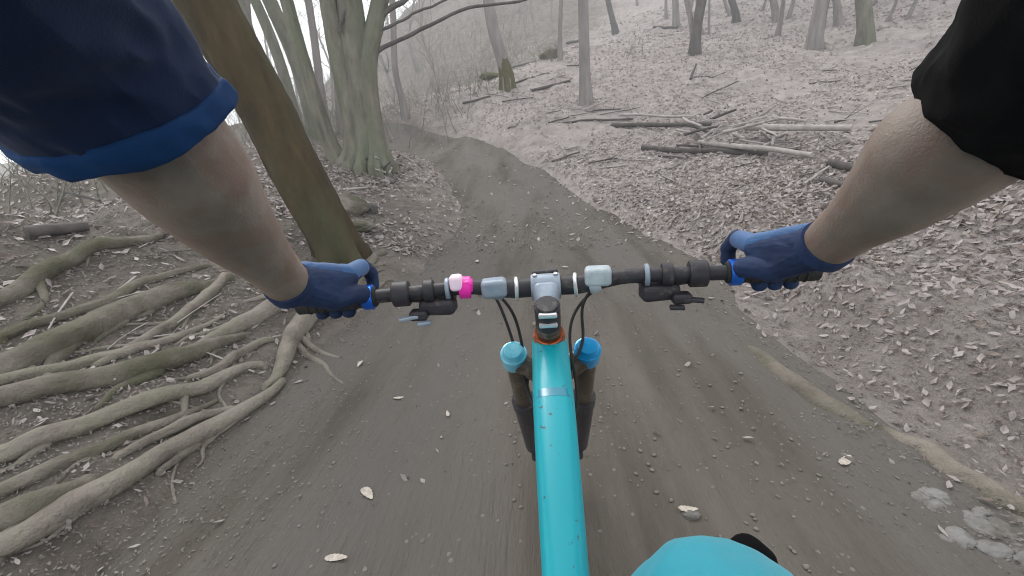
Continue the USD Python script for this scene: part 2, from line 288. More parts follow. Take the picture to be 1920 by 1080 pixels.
def h(x, y):
    i = min(max(bisect_right(_gxl, x) - 1, 0), len(_gxl) - 2); j = min(max(bisect_right(_gyl, y) - 1, 0), len(_gyl) - 2)
    a = min(max((x - _gxl[i]) / (_gxl[i + 1] - _gxl[i]), 0), 1); b = min(max((y - _gyl[j]) / (_gyl[j + 1] - _gyl[j]), 0), 1)
    return (_gzl[j][i] * (1 - a) + _gzl[j][i + 1] * a) * (1 - b) + (_gzl[j + 1][i] * (1 - a) + _gzl[j + 1][i + 1] * a) * b
def hv(x, y): return _gi(np.stack([y, x], -1))
def hit(px, py, start=0.6, end=140):
    r = ray(px, py); t = start; dt = 0.03
    while t < end:
        p = CAM + r * t
        if p[2] < h(p[0], p[1]): break
        t += dt * max(1, t * .25)
    lo, hi = t - dt * max(1, t * .25), t
    for _ in range(18):
        m = (lo + hi) / 2; p = CAM + r * m
        if p[2] < h(p[0], p[1]): hi = m
        else: lo = m
    return CAM + r * hi
def grid_mesh(X, Y, Z):
    ny, nx = X.shape; i = np.arange(ny - 1)[:, None] * nx; j = np.arange(nx - 1)[None]
    q = np.stack([i + j, i + j + 1, i + nx + j + 1, i + nx + j], -1).reshape(-1, 4)
    return trimesh.Trimesh(np.stack([X, Y, Z], -1).reshape(-1, 3), np.vstack([q[:, [0, 1, 2]], q[:, [0, 2, 3]]]), process=False)
inside = sstep(-0.22, -0.02, -GE) 
GZd = GZ - (0.06 + .10 * np.clip((np.hypot(GX, GY) - 5) / 5, 0, 1)) * sstep(0.02, 0.25, -GE)
obj('ground', grid_mesh(GX, GY, GZd), 'forest_soil', smooth=True, kind='structure')
# the trail: its own sheet, sinking under the leaf-strewn ground at its edges
tc = spline(np.c_[TRAIL, np.zeros(len(TRAIL))], 1500)
tt = np.gradient(tc, axis=0); tt /= np.linalg.norm(tt, axis=1, keepdims=True)
side = np.stack([tt[:, 1], -tt[:, 0]], -1)
sv = np.linspace(-1.75, 1.75, 110)
TX = tc[:, 0:1] + side[:, 0:1] * sv; TY = tc[:, 1:2] + side[:, 1:2] * sv
TZ, TE = grounds(TX, TY)
TZ = TZ + 0.030 * (meshkit.fbm(np.stack([TX * 5.5, TY * .55, 0 * TX], -1), 3, 31) - .5) + 0.004 - 0.10 * sstep(-0.05, 0.16, TE) + 0.012 * (meshkit.fbm(np.stack([TX * 9, TY * 5, 0 * TX], -1), 4, 21) - .5)
obj('trail', grid_mesh(TX, TY, TZ), 'trail_dirt', smooth=True, kind='structure')

lo, hi_ = -3.0, 44.0
hz = trimesh.creation.box([224, 156, hi_ - lo]); hz.apply_translation([0, 36, (hi_ + lo) / 2])
obj('haze', hz, 'haze', smooth=False, kind='stuff')

# ------------------------------------------------------------------ trees
def branchset(rng, start, direction, length, radius, level, out, up=0.25, kids=5, spread=0.8, maxlevel=2):
    n = 6 if level == 0 else 4
    p = [np.array(start)]; d = norm(direction)
    for i in range(n):
        d = norm(d + rng.normal(0, 0.16 + .05 * level, 3) + np.array([0, 0, up * 0.25]))
        p.append(p[-1] + d * length / n)
    p = np.array(p)
    out.append(tube(p, [radius, radius * .18], 6 if level == 0 else (4 if level == 1 else 3), cap=False))
    if level < maxlevel:
        for k in range(kids):
            t = rng.uniform(0.25, 1.0); i = min(int(t * n), n - 1)
            q = p[i] + (p[i + 1] - p[i]) * (t * n - i); dd = norm(p[i + 1] - p[i])
            s = norm(np.cross(dd, rng.normal(size=3)))
            branchset(rng, q, dd * .65 + s * spread, length * rng.uniform(.35, .6), radius * (1 - .75 * t) * .6, level + 1, out, up, kids, spread, maxlevel)
def flare(n, base_r, top_r, k=0.6, at=0.06):
    t = np.linspace(0, 1, n); return top_r + (base_r - top_r) * (1 - t) + base_r * k * np.exp(-t / at)
def trunk_mesh(path, base_r, top_r, sides=14, amp=0.10, flare_k=0.6, at=0.05, seed=0, lobes=5, furrow=0.0):
    n = len(path); m = tube(path, 1.0, sides, cap=False); t = np.linspace(0, 1, n); r = flare(n, base_r, top_r, flare_k, at)
    V = m.vertices.reshape(n, sides, 3); a = np.linspace(0, 2 * np.pi, sides, endpoint=False)
    lob = 1 + 0.32 * np.cos(lobes * a + seed)[None] * np.exp(-t / (at * 1.3))[:, None] * (flare_k > 0)
    ns = 1 + amp * 2 * (meshkit.fbm(V * np.array([3, 3, .9]) / max(base_r * 2.2, .12) * .35 + seed * 3.1, 3, seed) - .5)
    if furrow:
        D = V - path[:, None]; q = np.concatenate([D * 5.5, path[:, None, 2:] * 1.5 + 0 * D[..., :1]], -1)[..., [0, 1, 3]]
        ns = ns - furrow * (1 - np.abs(meshkit.fbm(q, 4, seed + 50) * 2 - 1) * 2.2) * 1.0 + furrow * 1.6 * (meshkit.fbm(np.concatenate([D * 14, path[:, None, 2:] * 9 + 0 * D[..., :1]], -1)[..., [0, 1, 3]], 3, seed + 60) - .5)
    V = path[:, None] + (V - path[:, None]) * (r[:, None] * lob * ns)[..., None]
    return trimesh.Trimesh(V.reshape(-1, 3), m.faces, process=False)
def tree_at(name, label, base_p, pts, base_r, top_r, bark, twig, seed, group=None, nb=10, blen=2.0, start=0.35, stems=None, sides=16, seg=40, flare_k=.6, at=.05, kids=5, maxlevel=2, spread=.8, cat='tree', sink=.25, furrow=0.0):
    rng = np.random.default_rng(seed); base_p = np.asarray(base_p, float)
    t = thing(name, label, cat, base_p, group=group)
    path = spline([np.asarray(p, float) - base_p for p in pts], seg); path[0, 2] -= sink
    obj('trunk', trunk_mesh(path, base_r, top_r, sides, seed=seed, flare_k=flare_k, at=at, furrow=furrow), bark, t, smooth=True if furrow else 60)
    out = []
    for k in range(nb):
        i = int(rng.uniform(start, .98) * (seg - 1)); f = i / (seg - 1)
        a = rng.uniform(0, 2 * np.pi); d = np.array([math.cos(a), math.sin(a), rng.uniform(.2, 1.1)])
        rr = base_r + (top_r - base_r) * f
        branchset(rng, path[i], d, blen * rng.uniform(.6, 1.2) * (1.2 - .6 * f), rr * rng.uniform(.25, .45), 0, out, kids=kids, maxlevel=maxlevel, spread=spread)
    if out: obj('crown', cat_meshes(out), twig, t, smooth=True)
    return t, path

# ---- the big many-stemmed tree left of the bend
bp = hit(690, 312)
dB = math.hypot(bp[0], bp[1])
def up_at(px, py, d=dB): return at_dist(px, py, d)
t = thing('multi_stemmed_tree', 'big pale grey-green tree of several fused stems beside the bend in the trail', 'tree', bp)
stems = [([(690, 320), (684, 200), (668, 90), (655, 0), (640, -160), (620, -420), (600, -700)], .27, .10, 0.0, .5),
         ([(668, 316), (662, 210), (634, 90), (618, 0), (590, -180), (550, -420)], .23, .08, 0.12, .35),
         ([(708, 312), (692, 190), (690, 120), (704, 40), (716, -20), (740, -200), (770, -420)], .20, .07, -0.10, .4),
         ([(640, 318), (600, 220), (570, 120), (545, 30), (520, -80), (480, -300), (450, -500)], .14, .05, 0.30, .4)]
for i, (pp, r0, r1, dd, fk) in enumerate(stems):
    p = spline([up_at(a, b, dB + dd) - bp for a, b in pp], 240); p[0, 2] -= .3
    obj('trunk', trunk_mesh(p, r0, r1, 64, .16, fk, .035, seed=i + 2, lobes=6 if i else 7, furrow=.045), 'bark_beech', t, smooth=60)
rng = np.random.default_rng(5); out = []
for pp, r in ([(704, 50), (715, 30), (760, -5), (800, -50), (860, -120)], .05), ([(694, 122), (704, 98), (760, 66), (830, 26), (880, 6), (960, -4), (1040, -40)], .036), ([(706, 60), (770, 34), (838, 5), (900, -30)], .026), ([(686, 90), (700, 70), (716, 20), (736, -20)], .035), ([(640, 60), (652, 20), (690, -60)], .03):
    p = spline([up_at(a, b, dB - .15) - bp for a, b in pp], 26); p += np.cumsum(rng.normal(0, .008, p.shape), 0)
    out.append(tube(p, [r, r * .45], 8, .12, 6))
obj('limb', cat_meshes(out), 'bark_dark', t, smooth=50)
out = []
for k in range(26):
    px, py = rng.uniform(560, 720), rng.uniform(-420, -60)
    branchset(rng, up_at(px, py, dB + rng.uniform(-.2, .3)) - bp, [rng.normal(), rng.normal(), rng.uniform(.1, .9)], rng.uniform(1.2, 2.6), .035, 0, out, kids=6)
obj('crown', cat_meshes(out), 'twig', t, smooth=True)

# ---- the dark leaning trunk close to the trail, ending behind the left hand
lb = hit(640, 488); dL = math.hypot(lb[0], lb[1])
lp = [lb, at_dist(631, 465, dL - .0), at_dist(560, 330, dL + .05), at_dist(490, 190, dL + .1), at_dist(428, 80, dL + .1), at_dist(372, -20, dL + .1), at_dist(270, -220, dL + .15), at_dist(120, -520, dL + .1)]
LR = 43 / FPX * dL
leaning, _ = tree_at('leaning_tree', 'dark brown smooth trunk leaning over the trail edge behind the left hand', lb, lp, LR * .97, LR * .9, 'bark_brown', 'twig', 31, nb=7, blen=1.6, start=.72, seg=300, sides=96, flare_k=.12, at=.03, furrow=.05)

# ---- background trees, each placed by where its foot stands
def foot_tree(name, label, foot, tops, width_px, bark, seed, nb=12, blen=2.2, start=.3, group=None, hgt=13.0, flare_k=.3, kids=4, mossy=False, seg=36, maxlevel=2):
    b = hit(*foot); d = math.hypot(b[0], b[1]); pts = [b] + [at_dist(px, py, d + q) for px, py, q in [(*tp, 0) if len(tp) == 2 else tp for tp in tops]]
    dirn = norm(pts[-1] - pts[-2] if len(pts) > 2 else pts[-1] - b); dirn = norm(dirn + np.array([0, 0, 1.2]))
    last = pts[-1]; rest = max(hgt - (last[2] - b[2]), 1.5)
    pts += [last + dirn * rest * .5, last + (dirn + np.array([.06, .03, 0])) * rest]
    r = width_px / 2 / FPX * np.linalg.norm(b - CAM)
    t, p = tree_at(name, label, b, pts, r, r * .3, bark, 'twig', seed, group, nb, blen, start, seg=seg, flare_k=flare_k, at=.02, kids=kids, maxlevel=maxlevel)
    return t, p, b, r
foot_tree('slender_tree', 'slim straight grey-brown tree standing alone on the open leafy slope', (1098, 194), [(1096, 120), (1093, 0)], 19, 'bark_grey', 41, start=.42)
t_, p_, b_, r_ = foot_tree('mossy_footed_tree', 'grey tree leaning left on the bank edge with yellow-green moss round its foot', (952, 165), [(944, 118), (926, 60), (916, 0)], 21, 'bark_grey', 42, start=.5)
rng = np.random.default_rng(9)
pf = np.stack([np.interp(np.linspace(0, 35, 281), np.arange(36), p_[:, k]) for k in range(3)], 1)
mm = trunk_mesh(pf, r_ * 1.05, r_ * .31, 32, seed=42, flare_k=.31, at=.02); cz = mm.triangles_center; top_ = .75 * meshkit.fbm(np.c_[np.arctan2(cz[:, 1], cz[:, 0]) * 1.6, cz[:, 2] * 1.5, 0 * cz[:, 0]], 4, 2) + .05
mm = trimesh.Trimesh(mm.vertices, mm.faces[(cz[:, 2] - top_ * 1.3) < .1], process=True); obj('moss', mm, 'moss', t_, smooth=60)
foot_tree('forked_tree', 'short dark tree forking low on the upper slope', (1301, 103), [(1304, 70), (1308, 40), (1316, 0)], 15, 'bark_dark', 43, start=.12, nb=14)
tf = foot_tree('forked_tree', 'thin crooked stem growing just left of the low-forking tree', (1300, 101), [(1298, 60), (1292, 20), (1285, -10)], 8, 'bark_grey', 44, start=.3)
foot_tree('thin_tree', 'thin upright tree on the crest left of the low fork', (1268, 52), [(1267, 20), (1266, 0)], 10, 'bark_grey', 45, start=.3)
foot_tree('thin_tree', 'thin tree on the crest right of the low fork, leaning left', (1383, 40), [(1377, 15), (1370, -5)], 9, 'bark_dark', 46, start=.3)
foot_tree('thin_tree', 'thin reddish-grey stem bending left above a dark knot on the slope', (1155, 62), [(1148, 35), (1140, 0)], 9, 'bark_dark', 47, start=.3)
foot_tree('thin_tree', 'thin sapling on the bank edge right of the mossy-footed tree', (1050, 112), [(1050, 60), (1052, 0)], 7, 'bark_grey', 48, start=.3)
foot_tree('stout_tree', 'stout hazy grey tree with a bent foot on the right of the slope', (1524, 92), [(1530, 55), (1541, 0)], 18, 'bark_grey', 49, start=.25)
foot_tree('stout_tree', 'stout hazy tree with a greenish foot nearest the black sleeve', (1622, 80), [(1621, 40), (1618, 0)], 18, 'bark_beech', 50, start=.25)
foot_tree('thin_tree', 'thin hazy tree between the two stout trees', (1572, 48), [(1570, 20), (1568, 0)], 9, 'bark_grey', 51, start=.3)
foot_tree('thin_tree', 'thin hazy tree left of the stout tree with a bent foot', (1455, 40), [(1454, 20), (1450, 0)], 9, 'bark_grey', 52, start=.3)
# left of the big tree: a stand of leaning pale stems in front of the white sky
left = [((596, 262), [(575, 180), (545, 90), (505, 0)], 24, 'bark_beech', 'pale leaning stem just left of the fused tree', 60),
        ((560, 250), [(535, 150), (500, 50), (478, 0)], 18, 'bark_beech', 'leaning stem second left of the fused tree', 61),
        ((618, 255), [(600, 160), (590, 80), (578, 0)], 13, 'bark_grey', 'thin grey stem tucked behind the fused tree', 62),
        ((530, 262), [(505, 170), (478, 90), (448, 0)], 17, 'bark_beech', 'pale stem bending left behind the dark leaning trunk', 63),
        ((500, 240), [(490, 160), (470, 80), (462, 0)], 12, 'bark_grey', 'grey stem showing right of the dark leaning trunk', 64),
        ((640, 250), [(632, 150), (630, 60), (628, -20)], 11, 'bark_grey', 'slim grey stem against the left edge of the fused tree', 65),
        ((582, 240), [(560, 130), (548, 40), (540, -20)], 10, 'bark_grey', 'slim grey stem in the bright sky gap', 66),
        ((762, 220), [(755, 190), (744, 150), (738, 60), (735, 0)], 11, 'bark_grey', 'slim hazy stem right of the fused tree beyond the bend', 67),
        ((410, 235), [(400, 120), (390, 30), (386, -20)], 13, 'bark_beech', 'stem seen between the blue sleeve and the dark leaning trunk', 68),
        ((330, 230), [(322, 100), (312, 20), (306, -20)], 16, 'bark_beech', 'stem at the edge of the blue sleeve', 69)]
for ft, tops, w, bk, lab, sd in left:
    foot_tree('pale_stem_tree', lab, ft, tops, w, bk, sd, start=.25, nb=16, blen=1.8, kids=5)
# far hillside: slim bare trees fading into the haze
far0 = None; rng = np.random.default_rng(77); nf = 0
GF = 'slim bare trees fading into haze on the far hillside'
protos = []
spots = []
while len(spots) < 95:
    x, y = rng.uniform(-45, 45), rng.uniform(24, 95)
    px = np.array([x, y, 0]) - CAM
    q = CR.T @ (np.array([x, y, h(x, y) + 2]) - CAM); u = 960 + FPX * q[0] / -q[2]; v = 540 - FPX * q[1] / -q[2]
    if not (430 < u < 1800 and v < 300): continue
    if any((x - a) ** 2 + (y - b) ** 2 < 4 for a, b in spots): continue
    spots.append((x, y))
for i, (x, y) in enumerate(spots):
    b = np.array([x, y, h(x, y)])
    if i < 5:
        hh = rng.uniform(9, 13); pts = [b, b + [rng.normal(0, .2), rng.normal(0, .2), hh * .3], b + [rng.normal(0, .5), rng.normal(0, .5), hh * .65], b + [rng.normal(0, .7), rng.normal(0, .7), hh]]
        t, _ = tree_at('far_tree', 'slim bare tree fading into haze on the far hillside', b, pts, rng.uniform(.09, .17), .03, 'bark_grey', 'twig', 100 + i, GF, nb=26, blen=2.6, start=.22, sides=9, seg=24, flare_k=.4, at=.03, kids=4)
        protos.append(t)
    else:
        copy_of(protos[i % 5], 'slim bare tree fading into haze on the far hillside', b, rng.uniform(0, 6.28), rng.uniform(.75, 1.3), GF)

rng = np.random.default_rng(78); GC = 'slim bare trees standing beyond the crest of the leafy slope'; n_ = 0
while n_ < 15:
    u, v = rng.uniform(1000, 1760), rng.uniform(2, 70); b = hit(u, v)
    if not (15 < math.hypot(b[0], b[1]) < 55): continue
    copy_of(protos[n_ % 5], 'slim bare tree standing far up the leafy slope', b, rng.uniform(0, 6.28), rng.uniform(.5, .85), GC, (rng.normal(0, 4), rng.normal(0, 4))); n_ += 1
# brushwood: thin upright shoots
def brush(label, c, n, rad, hgt, seed, mt='brush', name='brushwood', cat='shrub'):
    rng = np.random.default_rng(seed); c = np.asarray(c, float); t = thing(name, label, cat, c); out = []
    for _ in range(n):
        a, r = rng.uniform(0, 6.28), rad * math.sqrt(rng.uniform()); q = np.array([math.cos(a) * r, math.sin(a) * r, 0])
        q[2] = h(c[0] + q[0], c[1] + q[1]) - c[2] - .03
        branchset(rng, q, [rng.normal(0, .35), rng.normal(0, .35), 1], hgt * rng.uniform(.5, 1.1), rng.uniform(.006, .013), 1 if n > 60 else 0, out, kids=4, maxlevel=2, spread=.7)
    obj('shoots', cat_meshes(out), mt, t, smooth=True)
brush('grey-green brushwood left of the fused tree by its roots', hit(600, 285), 46, 1.2, 1.1, 200)
brush('tall hazy brushwood behind the dark leaning trunk', hit(545, 262), 60, 1.8, 1.7, 201)
brush('tall hazy brushwood between the pale stems on the left', hit(470, 255), 60, 2.2, 1.9, 202)
brush('hazy brushwood right of the fused tree beyond the bend', hit(790, 222), 50, 1.6, 1.0, 203)
brush('low hazy brushwood on the bank edge left of the mossy-footed tree', hit(868, 178), 36, 1.0, .8, 204)
brush('pale brushwood below the hem of the blue sleeve', hit(60, 345), 50, 1.6, .9, 205)
brush('small bush of dark shoots on the bank right of the mossy-footed tree', hit(1030, 112), 40, .5, .7, 206, 'twig')
brush('small scrubby shoots beside a log on the open slope', hit(1190, 105), 14, .5, .5, 207, 'twig')

rng = np.random.default_rng(91); out = []
U_ = np.stack([rng.uniform(-40, 14, 30000), rng.uniform(19, 75, 30000), np.zeros(30000)], -1)
U_ = U_[(U_[:, 0] < -3 + (U_[:, 1] - 19) * .2) & (meshkit.fbm(U_ * .15, 3, 9) > rng.uniform(.3, .6, 30000))][:5200]
for x, y, _ in U_.tolist():
    b = np.array([x, y, 0.0]); b[2] = h(x, y) - .1; d = norm([rng.normal(0, .4), rng.normal(0, .4), 1]); L = rng.uniform(.5, 2.2)
    out.append(tube([b, b + d * L * .5, b + (d + rng.normal(0, .15, 3)) * L], [.018, .010, .004], 3, cap=False))
obj('distant_undergrowth', cat_meshes(out), 'brush', smooth=True, kind='stuff')

# ------------------------------------------------------------------ roots, logs, sticks
def ground_path(pix, n, lift=0.0, arch=0.0, sag=True):
    p = spline([hit(*q) for q in pix], n)
    p[:, 2] = hv(p[:, 0], p[:, 1])
    k = max(3, n // 10); ker = np.ones(k) / k
    p[:, 2] = np.convolve(np.pad(p[:, 2], (k // 2, k - 1 - k // 2), 'edge'), ker, 'valid') + lift
    return p
def root(label, pix, r, mt='root_bark', seed=0, lift=.4, parent=None, n=70, group=None, name='exposed_root'):
    p = ground_path(pix, n); rr = np.array(r if np.ndim(r) else [r, r * .6], float)
    rad = np.interp(np.linspace(0, 1, n), np.linspace(0, 1, len(rr)), rr)
    rng = np.random.default_rng(seed); p[:, :2] += (meshkit.fbm(np.c_[np.arange(n) * .045, np.zeros(n), np.zeros(n)], 2, seed)[:, None] - .5) * .05
    p[:, 2] += rad * lift
    p[0, 2] -= .12; p[-1, 2] -= .08
    m = [tube(p, rad, 16, .34, 3.4, seed)]
    for k in range(3 if lift > 0 else 0):
        i0 = int(rng.uniform(.1, .8) * n); d = p[min(i0 + 4, n - 1)] - p[i0]; a = math.atan2(d[1], d[0]) + rng.choice([-1, 1]) * rng.uniform(.25, .6)
        L_ = rng.uniform(.25, .7); t_ = np.linspace(0, 1, 22)[:, None]; a_ = a + (meshkit.noise(np.c_[t_ * 3, 0 * t_ + seed + k * 9, 0 * t_]) - .5) * 1.2
        q = np.c_[p[i0, 0] + np.cumsum(np.cos(a_)) * L_ / 22, p[i0, 1] + np.cumsum(np.sin(a_)) * L_ / 22]; rq = rad[i0] * rng.uniform(.35, .6) * (1 - .75 * t_[:, 0])
        q = np.c_[q, hv(q[:, 0], q[:, 1]) + rq * .3]; q[0] = p[i0]; q[-1, 2] -= .03; m.append(tube(q, rq, 9, .3, 5, seed + k))
    m = cat_meshes(m)
    if parent is not None:
        m.apply_translation(-np.array(parent.GetAttribute('xformOp:translate').Get())); return obj(name, m, mt, parent, smooth=60)
    return obj(name, m, mt, smooth=60, label=label, cat='root', group=group)
root('', [(600, 575), (570, 620), (545, 668), (520, 712), (490, 730)], [.075, .07, .05, .02], 'root_bark', 1, .6, leaning, name='root')
root('', [(625, 560), (560, 565), (480, 600), (400, 640), (330, 672)], [.09, .06, .03], 'root_bark', 2, .3, leaning, name='root')
root('', [(660, 555), (690, 500), (720, 470)], [.08, .03], 'root_mossy', 3, .2, leaning, name='root')
root('long pale root crossing the left bank to the picture edge', [(505, 688), (430, 712), (350, 742), (200, 792), (90, 828), (-60, 872)], [.022, .036, .04, .04, .036], 'root_bark', 4, .8)
root('pale root along the bottom-left edge of the trail', [(530, 712), (470, 768), (400, 812), (330, 850), (250, 902), (190, 935), (100, 985), (-40, 1062)], [.02, .035, .045, .04, .045, .035], 'root_bark', 5, .6)
root('thick dark root just above the long pale root', [(470, 628), (400, 655), (300, 692), (180, 722), (60, 745), (-60, 775)], [.02, .045, .06, .058, .05], 'root_mossy', 6, .6)
root('broad mossy root ridge below the bare forearm', [(440, 520), (370, 545), (290, 570), (190, 612), (90, 660), (-40, 715)], [.03, .06, .085, .08, .06], 'root_mossy', 7, .4)
root('thin dark root running along the top of the broad mossy ridge', [(400, 500), (320, 520), (230, 560), (120, 600), (0, 640)], [.015, .03, .035, .03], 'root_mossy', 16, .7)
root('thin root between the thick dark root and the broad ridge', [(420, 590), (330, 640), (220, 672), (100, 700), (-40, 728)], [.012, .028, .032, .03], 'root_bark', 17, .7)
root('thin root just below the long pale root', [(420, 748), (330, 790), (210, 842), (90, 890), (-40, 935)], [.012, .024, .03, .028], 'root_mossy', 18, .6)
root('thin pale root close along the trail edge', [(490, 760), (430, 800), (360, 846), (290, 892)], [.01, .02, .022, .012], 'root_bark', 19, .5)
root('thin pale root beside the broad mossy ridge', [(430, 515), (390, 555), (330, 612), (260, 650), (180, 690)], [.03, .04, .035, .02], 'root_bark', 8, .6)
root('upper root under the elbow, curving to the picture edge', [(300, 438), (220, 462), (140, 492), (60, 535), (-40, 582)], [.03, .05, .06, .05], 'root_mossy', 9, .4)
root('slender root between the long pale root and the trail', [(450, 765), (380, 785), (300, 822), (220, 862)], [.015, .026, .015], 'root_bark', 10, .7)
root('short root fork near the trail edge under the leaning trunk', [(520, 640), (460, 668), (400, 700), (350, 712)], [.02, .035, .015], 'root_bark', 11, .7)
root('low root in the lower left corner', [(180, 900), (110, 940), (30, 975), (-60, 1005)], [.03, .05, .045], 'root_mossy', 12, .4)
root('half-buried root ridge along the right edge of the trail', [(1400, 648), (1460, 690), (1530, 742), (1590, 782), (1660, 815)], [.02, .06, .075, .07, .02], 'root_mossy', 13, -.55)
root('half-buried pale root lower on the right bank', [(1650, 800), (1720, 838), (1800, 882), (1880, 922), (1990, 975)], [.02, .055, .065, .06, .05], 'root_mossy', 14, -.5)

def stick(label, a, b, r, mt, seed=0, lift_a=0., lift_b=0., group=None, name='fallen_branch', bend=.03, n=12, cat='branch', side_twigs=0):
    A_, B_ = hit(*a), hit(*b); rng = np.random.default_rng(seed + 500)
    p = A_ + np.linspace(0, 1, n)[:, None] * (B_ - A_); L = np.linalg.norm(B_ - A_)
    g = hv(p[:, 0], p[:, 1]); line = np.linspace(g[0] + lift_a, g[-1] + lift_b, n)
    p[:, 2] = np.maximum(line, g * .5 + line * .5) + r * .7 + (meshkit.noise(np.c_[np.linspace(0, 3, n), np.full(n, seed * 1.7), np.zeros(n)]) - .5) * bend * L
    p[:, 0] += (meshkit.noise(np.c_[np.linspace(0, 3, n), np.full(n, seed * 2.9), np.ones(n)]) - .5) * bend * L
    ms = [tube(p, [r, r * .75], 8, .15, 5, seed)]
    for _ in range(side_twigs):
        i = rng.integers(3, n - 1); d = norm(p[-1] - p[0]); s = norm(rng.normal(size=3)); s[2] = abs(s[2])
        q = p[i] + np.linspace(0, 1, 5)[:, None] * (d * .6 + s * .7) * rng.uniform(.2, .45); ms.append(tube(q, [r * .45, r * .15], 5))
    return obj(name, cat_meshes(ms), mt, smooth=50, label=label, cat=cat, group=group)
stick('long dark pole lying left of the stick pile', (950, 242), (1185, 224), .030, 'stick_dark', 1)
stick('dark branch on the slope left of the slim lone tree', (998, 172), (1068, 154), .045, 'stick_dark', 2)
stick('black branch end beside the mossy-footed tree', (955, 130), (1004, 116), .06, 'stick_dark', 3)
stick('dark branch lying below the mossy-footed tree', (868, 195), (920, 182), .035, 'stick_dark', 4)
stick('branch joining the slope behind the slim lone tree', (958, 160), (1030, 138), .035, 'stick_dark', 5)
stick('pale log lying across the right of the stick pile', (1398, 258), (1592, 264), .055, 'stick_pale', 6, .12, .12)
stick('lower long dark log of the stick pile', (1205, 281), (1440, 292), .05, 'stick_dark', 7)
stick('long pale log in front of the stick pile', (1310, 278), (1520, 302), .045, 'stick_pale', 8, .06, .06)
stick('upper pale pole at the left of the stick pile', (1160, 224), (1300, 231), .032, 'stick_pale', 9, .10, .10)
stick('dark log under the upper pale pole of the stick pile', (1150, 236), (1330, 236), .05, 'stick_dark', 10)
stick('pale branch above the right end of the stick pile', (1450, 232), (1512, 236), .03, 'stick_pale', 11, .08, .06)
stick('dark log near the right end of the pile, close to the forearm', (1555, 312), (1608, 322), .05, 'stick_dark', 12)
stick('dark branch end below the right end of the pile', (1540, 342), (1582, 352), .04, 'stick_dark', 13)
stick('pale stick on the green patch right of the slope', (1500, 212), (1570, 200), .022, 'stick_pale', 14)
stick('pale branch crossing the upper slope below the low fork', (1300, 146), (1338, 146), .02, 'stick_dark', 15, side_twigs=3)
stick('small dark branch stub on the upper slope', (1295, 150), (1304, 138), .04, 'stick_dark', 16, 0, .2)
stick('pale log on the slope left of the low fork', (1225, 53), (1270, 54), .07, 'stick_dark', 17)
stick('dark log on the crest left of the slim lone tree', (1062, 83), (1090, 78), .09, 'stick_dark', 18)
stick('dark curved stick hanging over the left bank', (110, 372), (190, 386), .022, 'stick_dark', 19, .12, .05)
stick('dark branch leaning down at the left picture edge', (-20, 335), (110, 428), .04, 'bark_dark', 20, .22, .05, side_twigs=4)
stick('thick dark log at the far left under the brushwood', (52, 446), (168, 432), .05, 'stick_dark', 21)
stick('stick lying by the big tree foot pointing at the trail', (735, 345), (768, 318), .028, 'stick_dark', 22)
stick('pale stick on the left verge below the big tree', (640, 358), (700, 352), .02, 'stick_pale', 23)
ORD = 'first second third fourth fifth sixth seventh eighth ninth tenth eleventh twelfth thirteenth fourteenth fifteenth sixteenth seventeenth eighteenth nineteenth twentieth'.split()
def nth(i): return ORD[i] if i < 20 else f'{i + 1}{("st", "nd", "rd")[i % 10] if i % 10 < 3 else "th"}'
def number_labels(made, phrase):             # made: (px, tone, prim): counted from the left, per tone
    for tone in {m_[1] for m_ in made}:
        for i, m_ in enumerate(sorted([m_ for m_ in made if m_[1] == tone], key=lambda m_: m_[0])):
            tag(m_[2], phrase.format(n=nth(i), tone=tone))
made = []
GP = 'sticks heaped crosswise in the brushwood pile'
rng = np.random.default_rng(12)
for i in range(30):
    cx, cy = rng.uniform(1290, 1480), rng.uniform(236, 292); a = rng.choice([rng.uniform(-.25, .25), rng.uniform(.5, 2.6)], p=[.5, .5]); L = rng.uniform(28, 75)
    dx, dy = math.cos(a) * L / 2, math.sin(a) * L / 4
    mt_ = rng.choice(['stick_pale', 'stick_dark', 'stick_pale'])
    q_ = stick('x', (cx - dx, cy - dy), (cx + dx, cy + dy), rng.uniform(.012, .03), mt_, 100 + i, rng.uniform(0, .25), rng.uniform(0, .38), GP); made.append((cx, str(mt_)[6:], q_))
number_labels(made, '{n} {tone} crosswise stick from the left in the stick pile'); made = []
GT = 'broken sticks tangled at the foot of the big tree'
for i in range(16):
    cx, cy = rng.uniform(690, 762), rng.uniform(306, 336); a = rng.uniform(0, 3.14); L = rng.uniform(18, 42)
    dx, dy = math.cos(a) * L / 2, math.sin(a) * L / 5
    mt_ = rng.choice(['stick_pale', 'stick_pale', 'stick_dark'])
    q_ = stick('x', (cx - dx, cy - dy), (cx + dx, cy + dy), rng.uniform(.012, .024), mt_, 200 + i, rng.uniform(0, .12), rng.uniform(0, .35), GT); made.append((cx, str(mt_)[6:], q_))
number_labels(made, '{n} {tone} stick from the left in the tangle under the big tree'); made = []
GS = 'loose sticks scattered over the leafy slope'
for i in range(60):
    cx, cy = rng.uniform(800, 1720), rng.uniform(120, 340)
    if cy > 235 + (cx < 1000) * -40 and cx < 1050: continue
    a = rng.normal(0, .35); L = rng.uniform(22, 80)
    dx, dy = math.cos(a) * L / 2, math.sin(a) * L / 4 - L * .04
    mt_ = rng.choice(['stick_pale', 'stick_dark'])
    q_ = stick('x', (cx - dx, cy - dy), (cx + dx, cy + dy), rng.uniform(.008, .02), mt_, 300 + i, .01, .03, GS, side_twigs=int(rng.integers(0, 3))); made.append((cx, str(mt_)[6:], q_))
number_labels(made, '{n} {tone} loose stick from the left on the open leafy slope'); made = []
GR = 'loose twigs scattered over the rooty left bank'
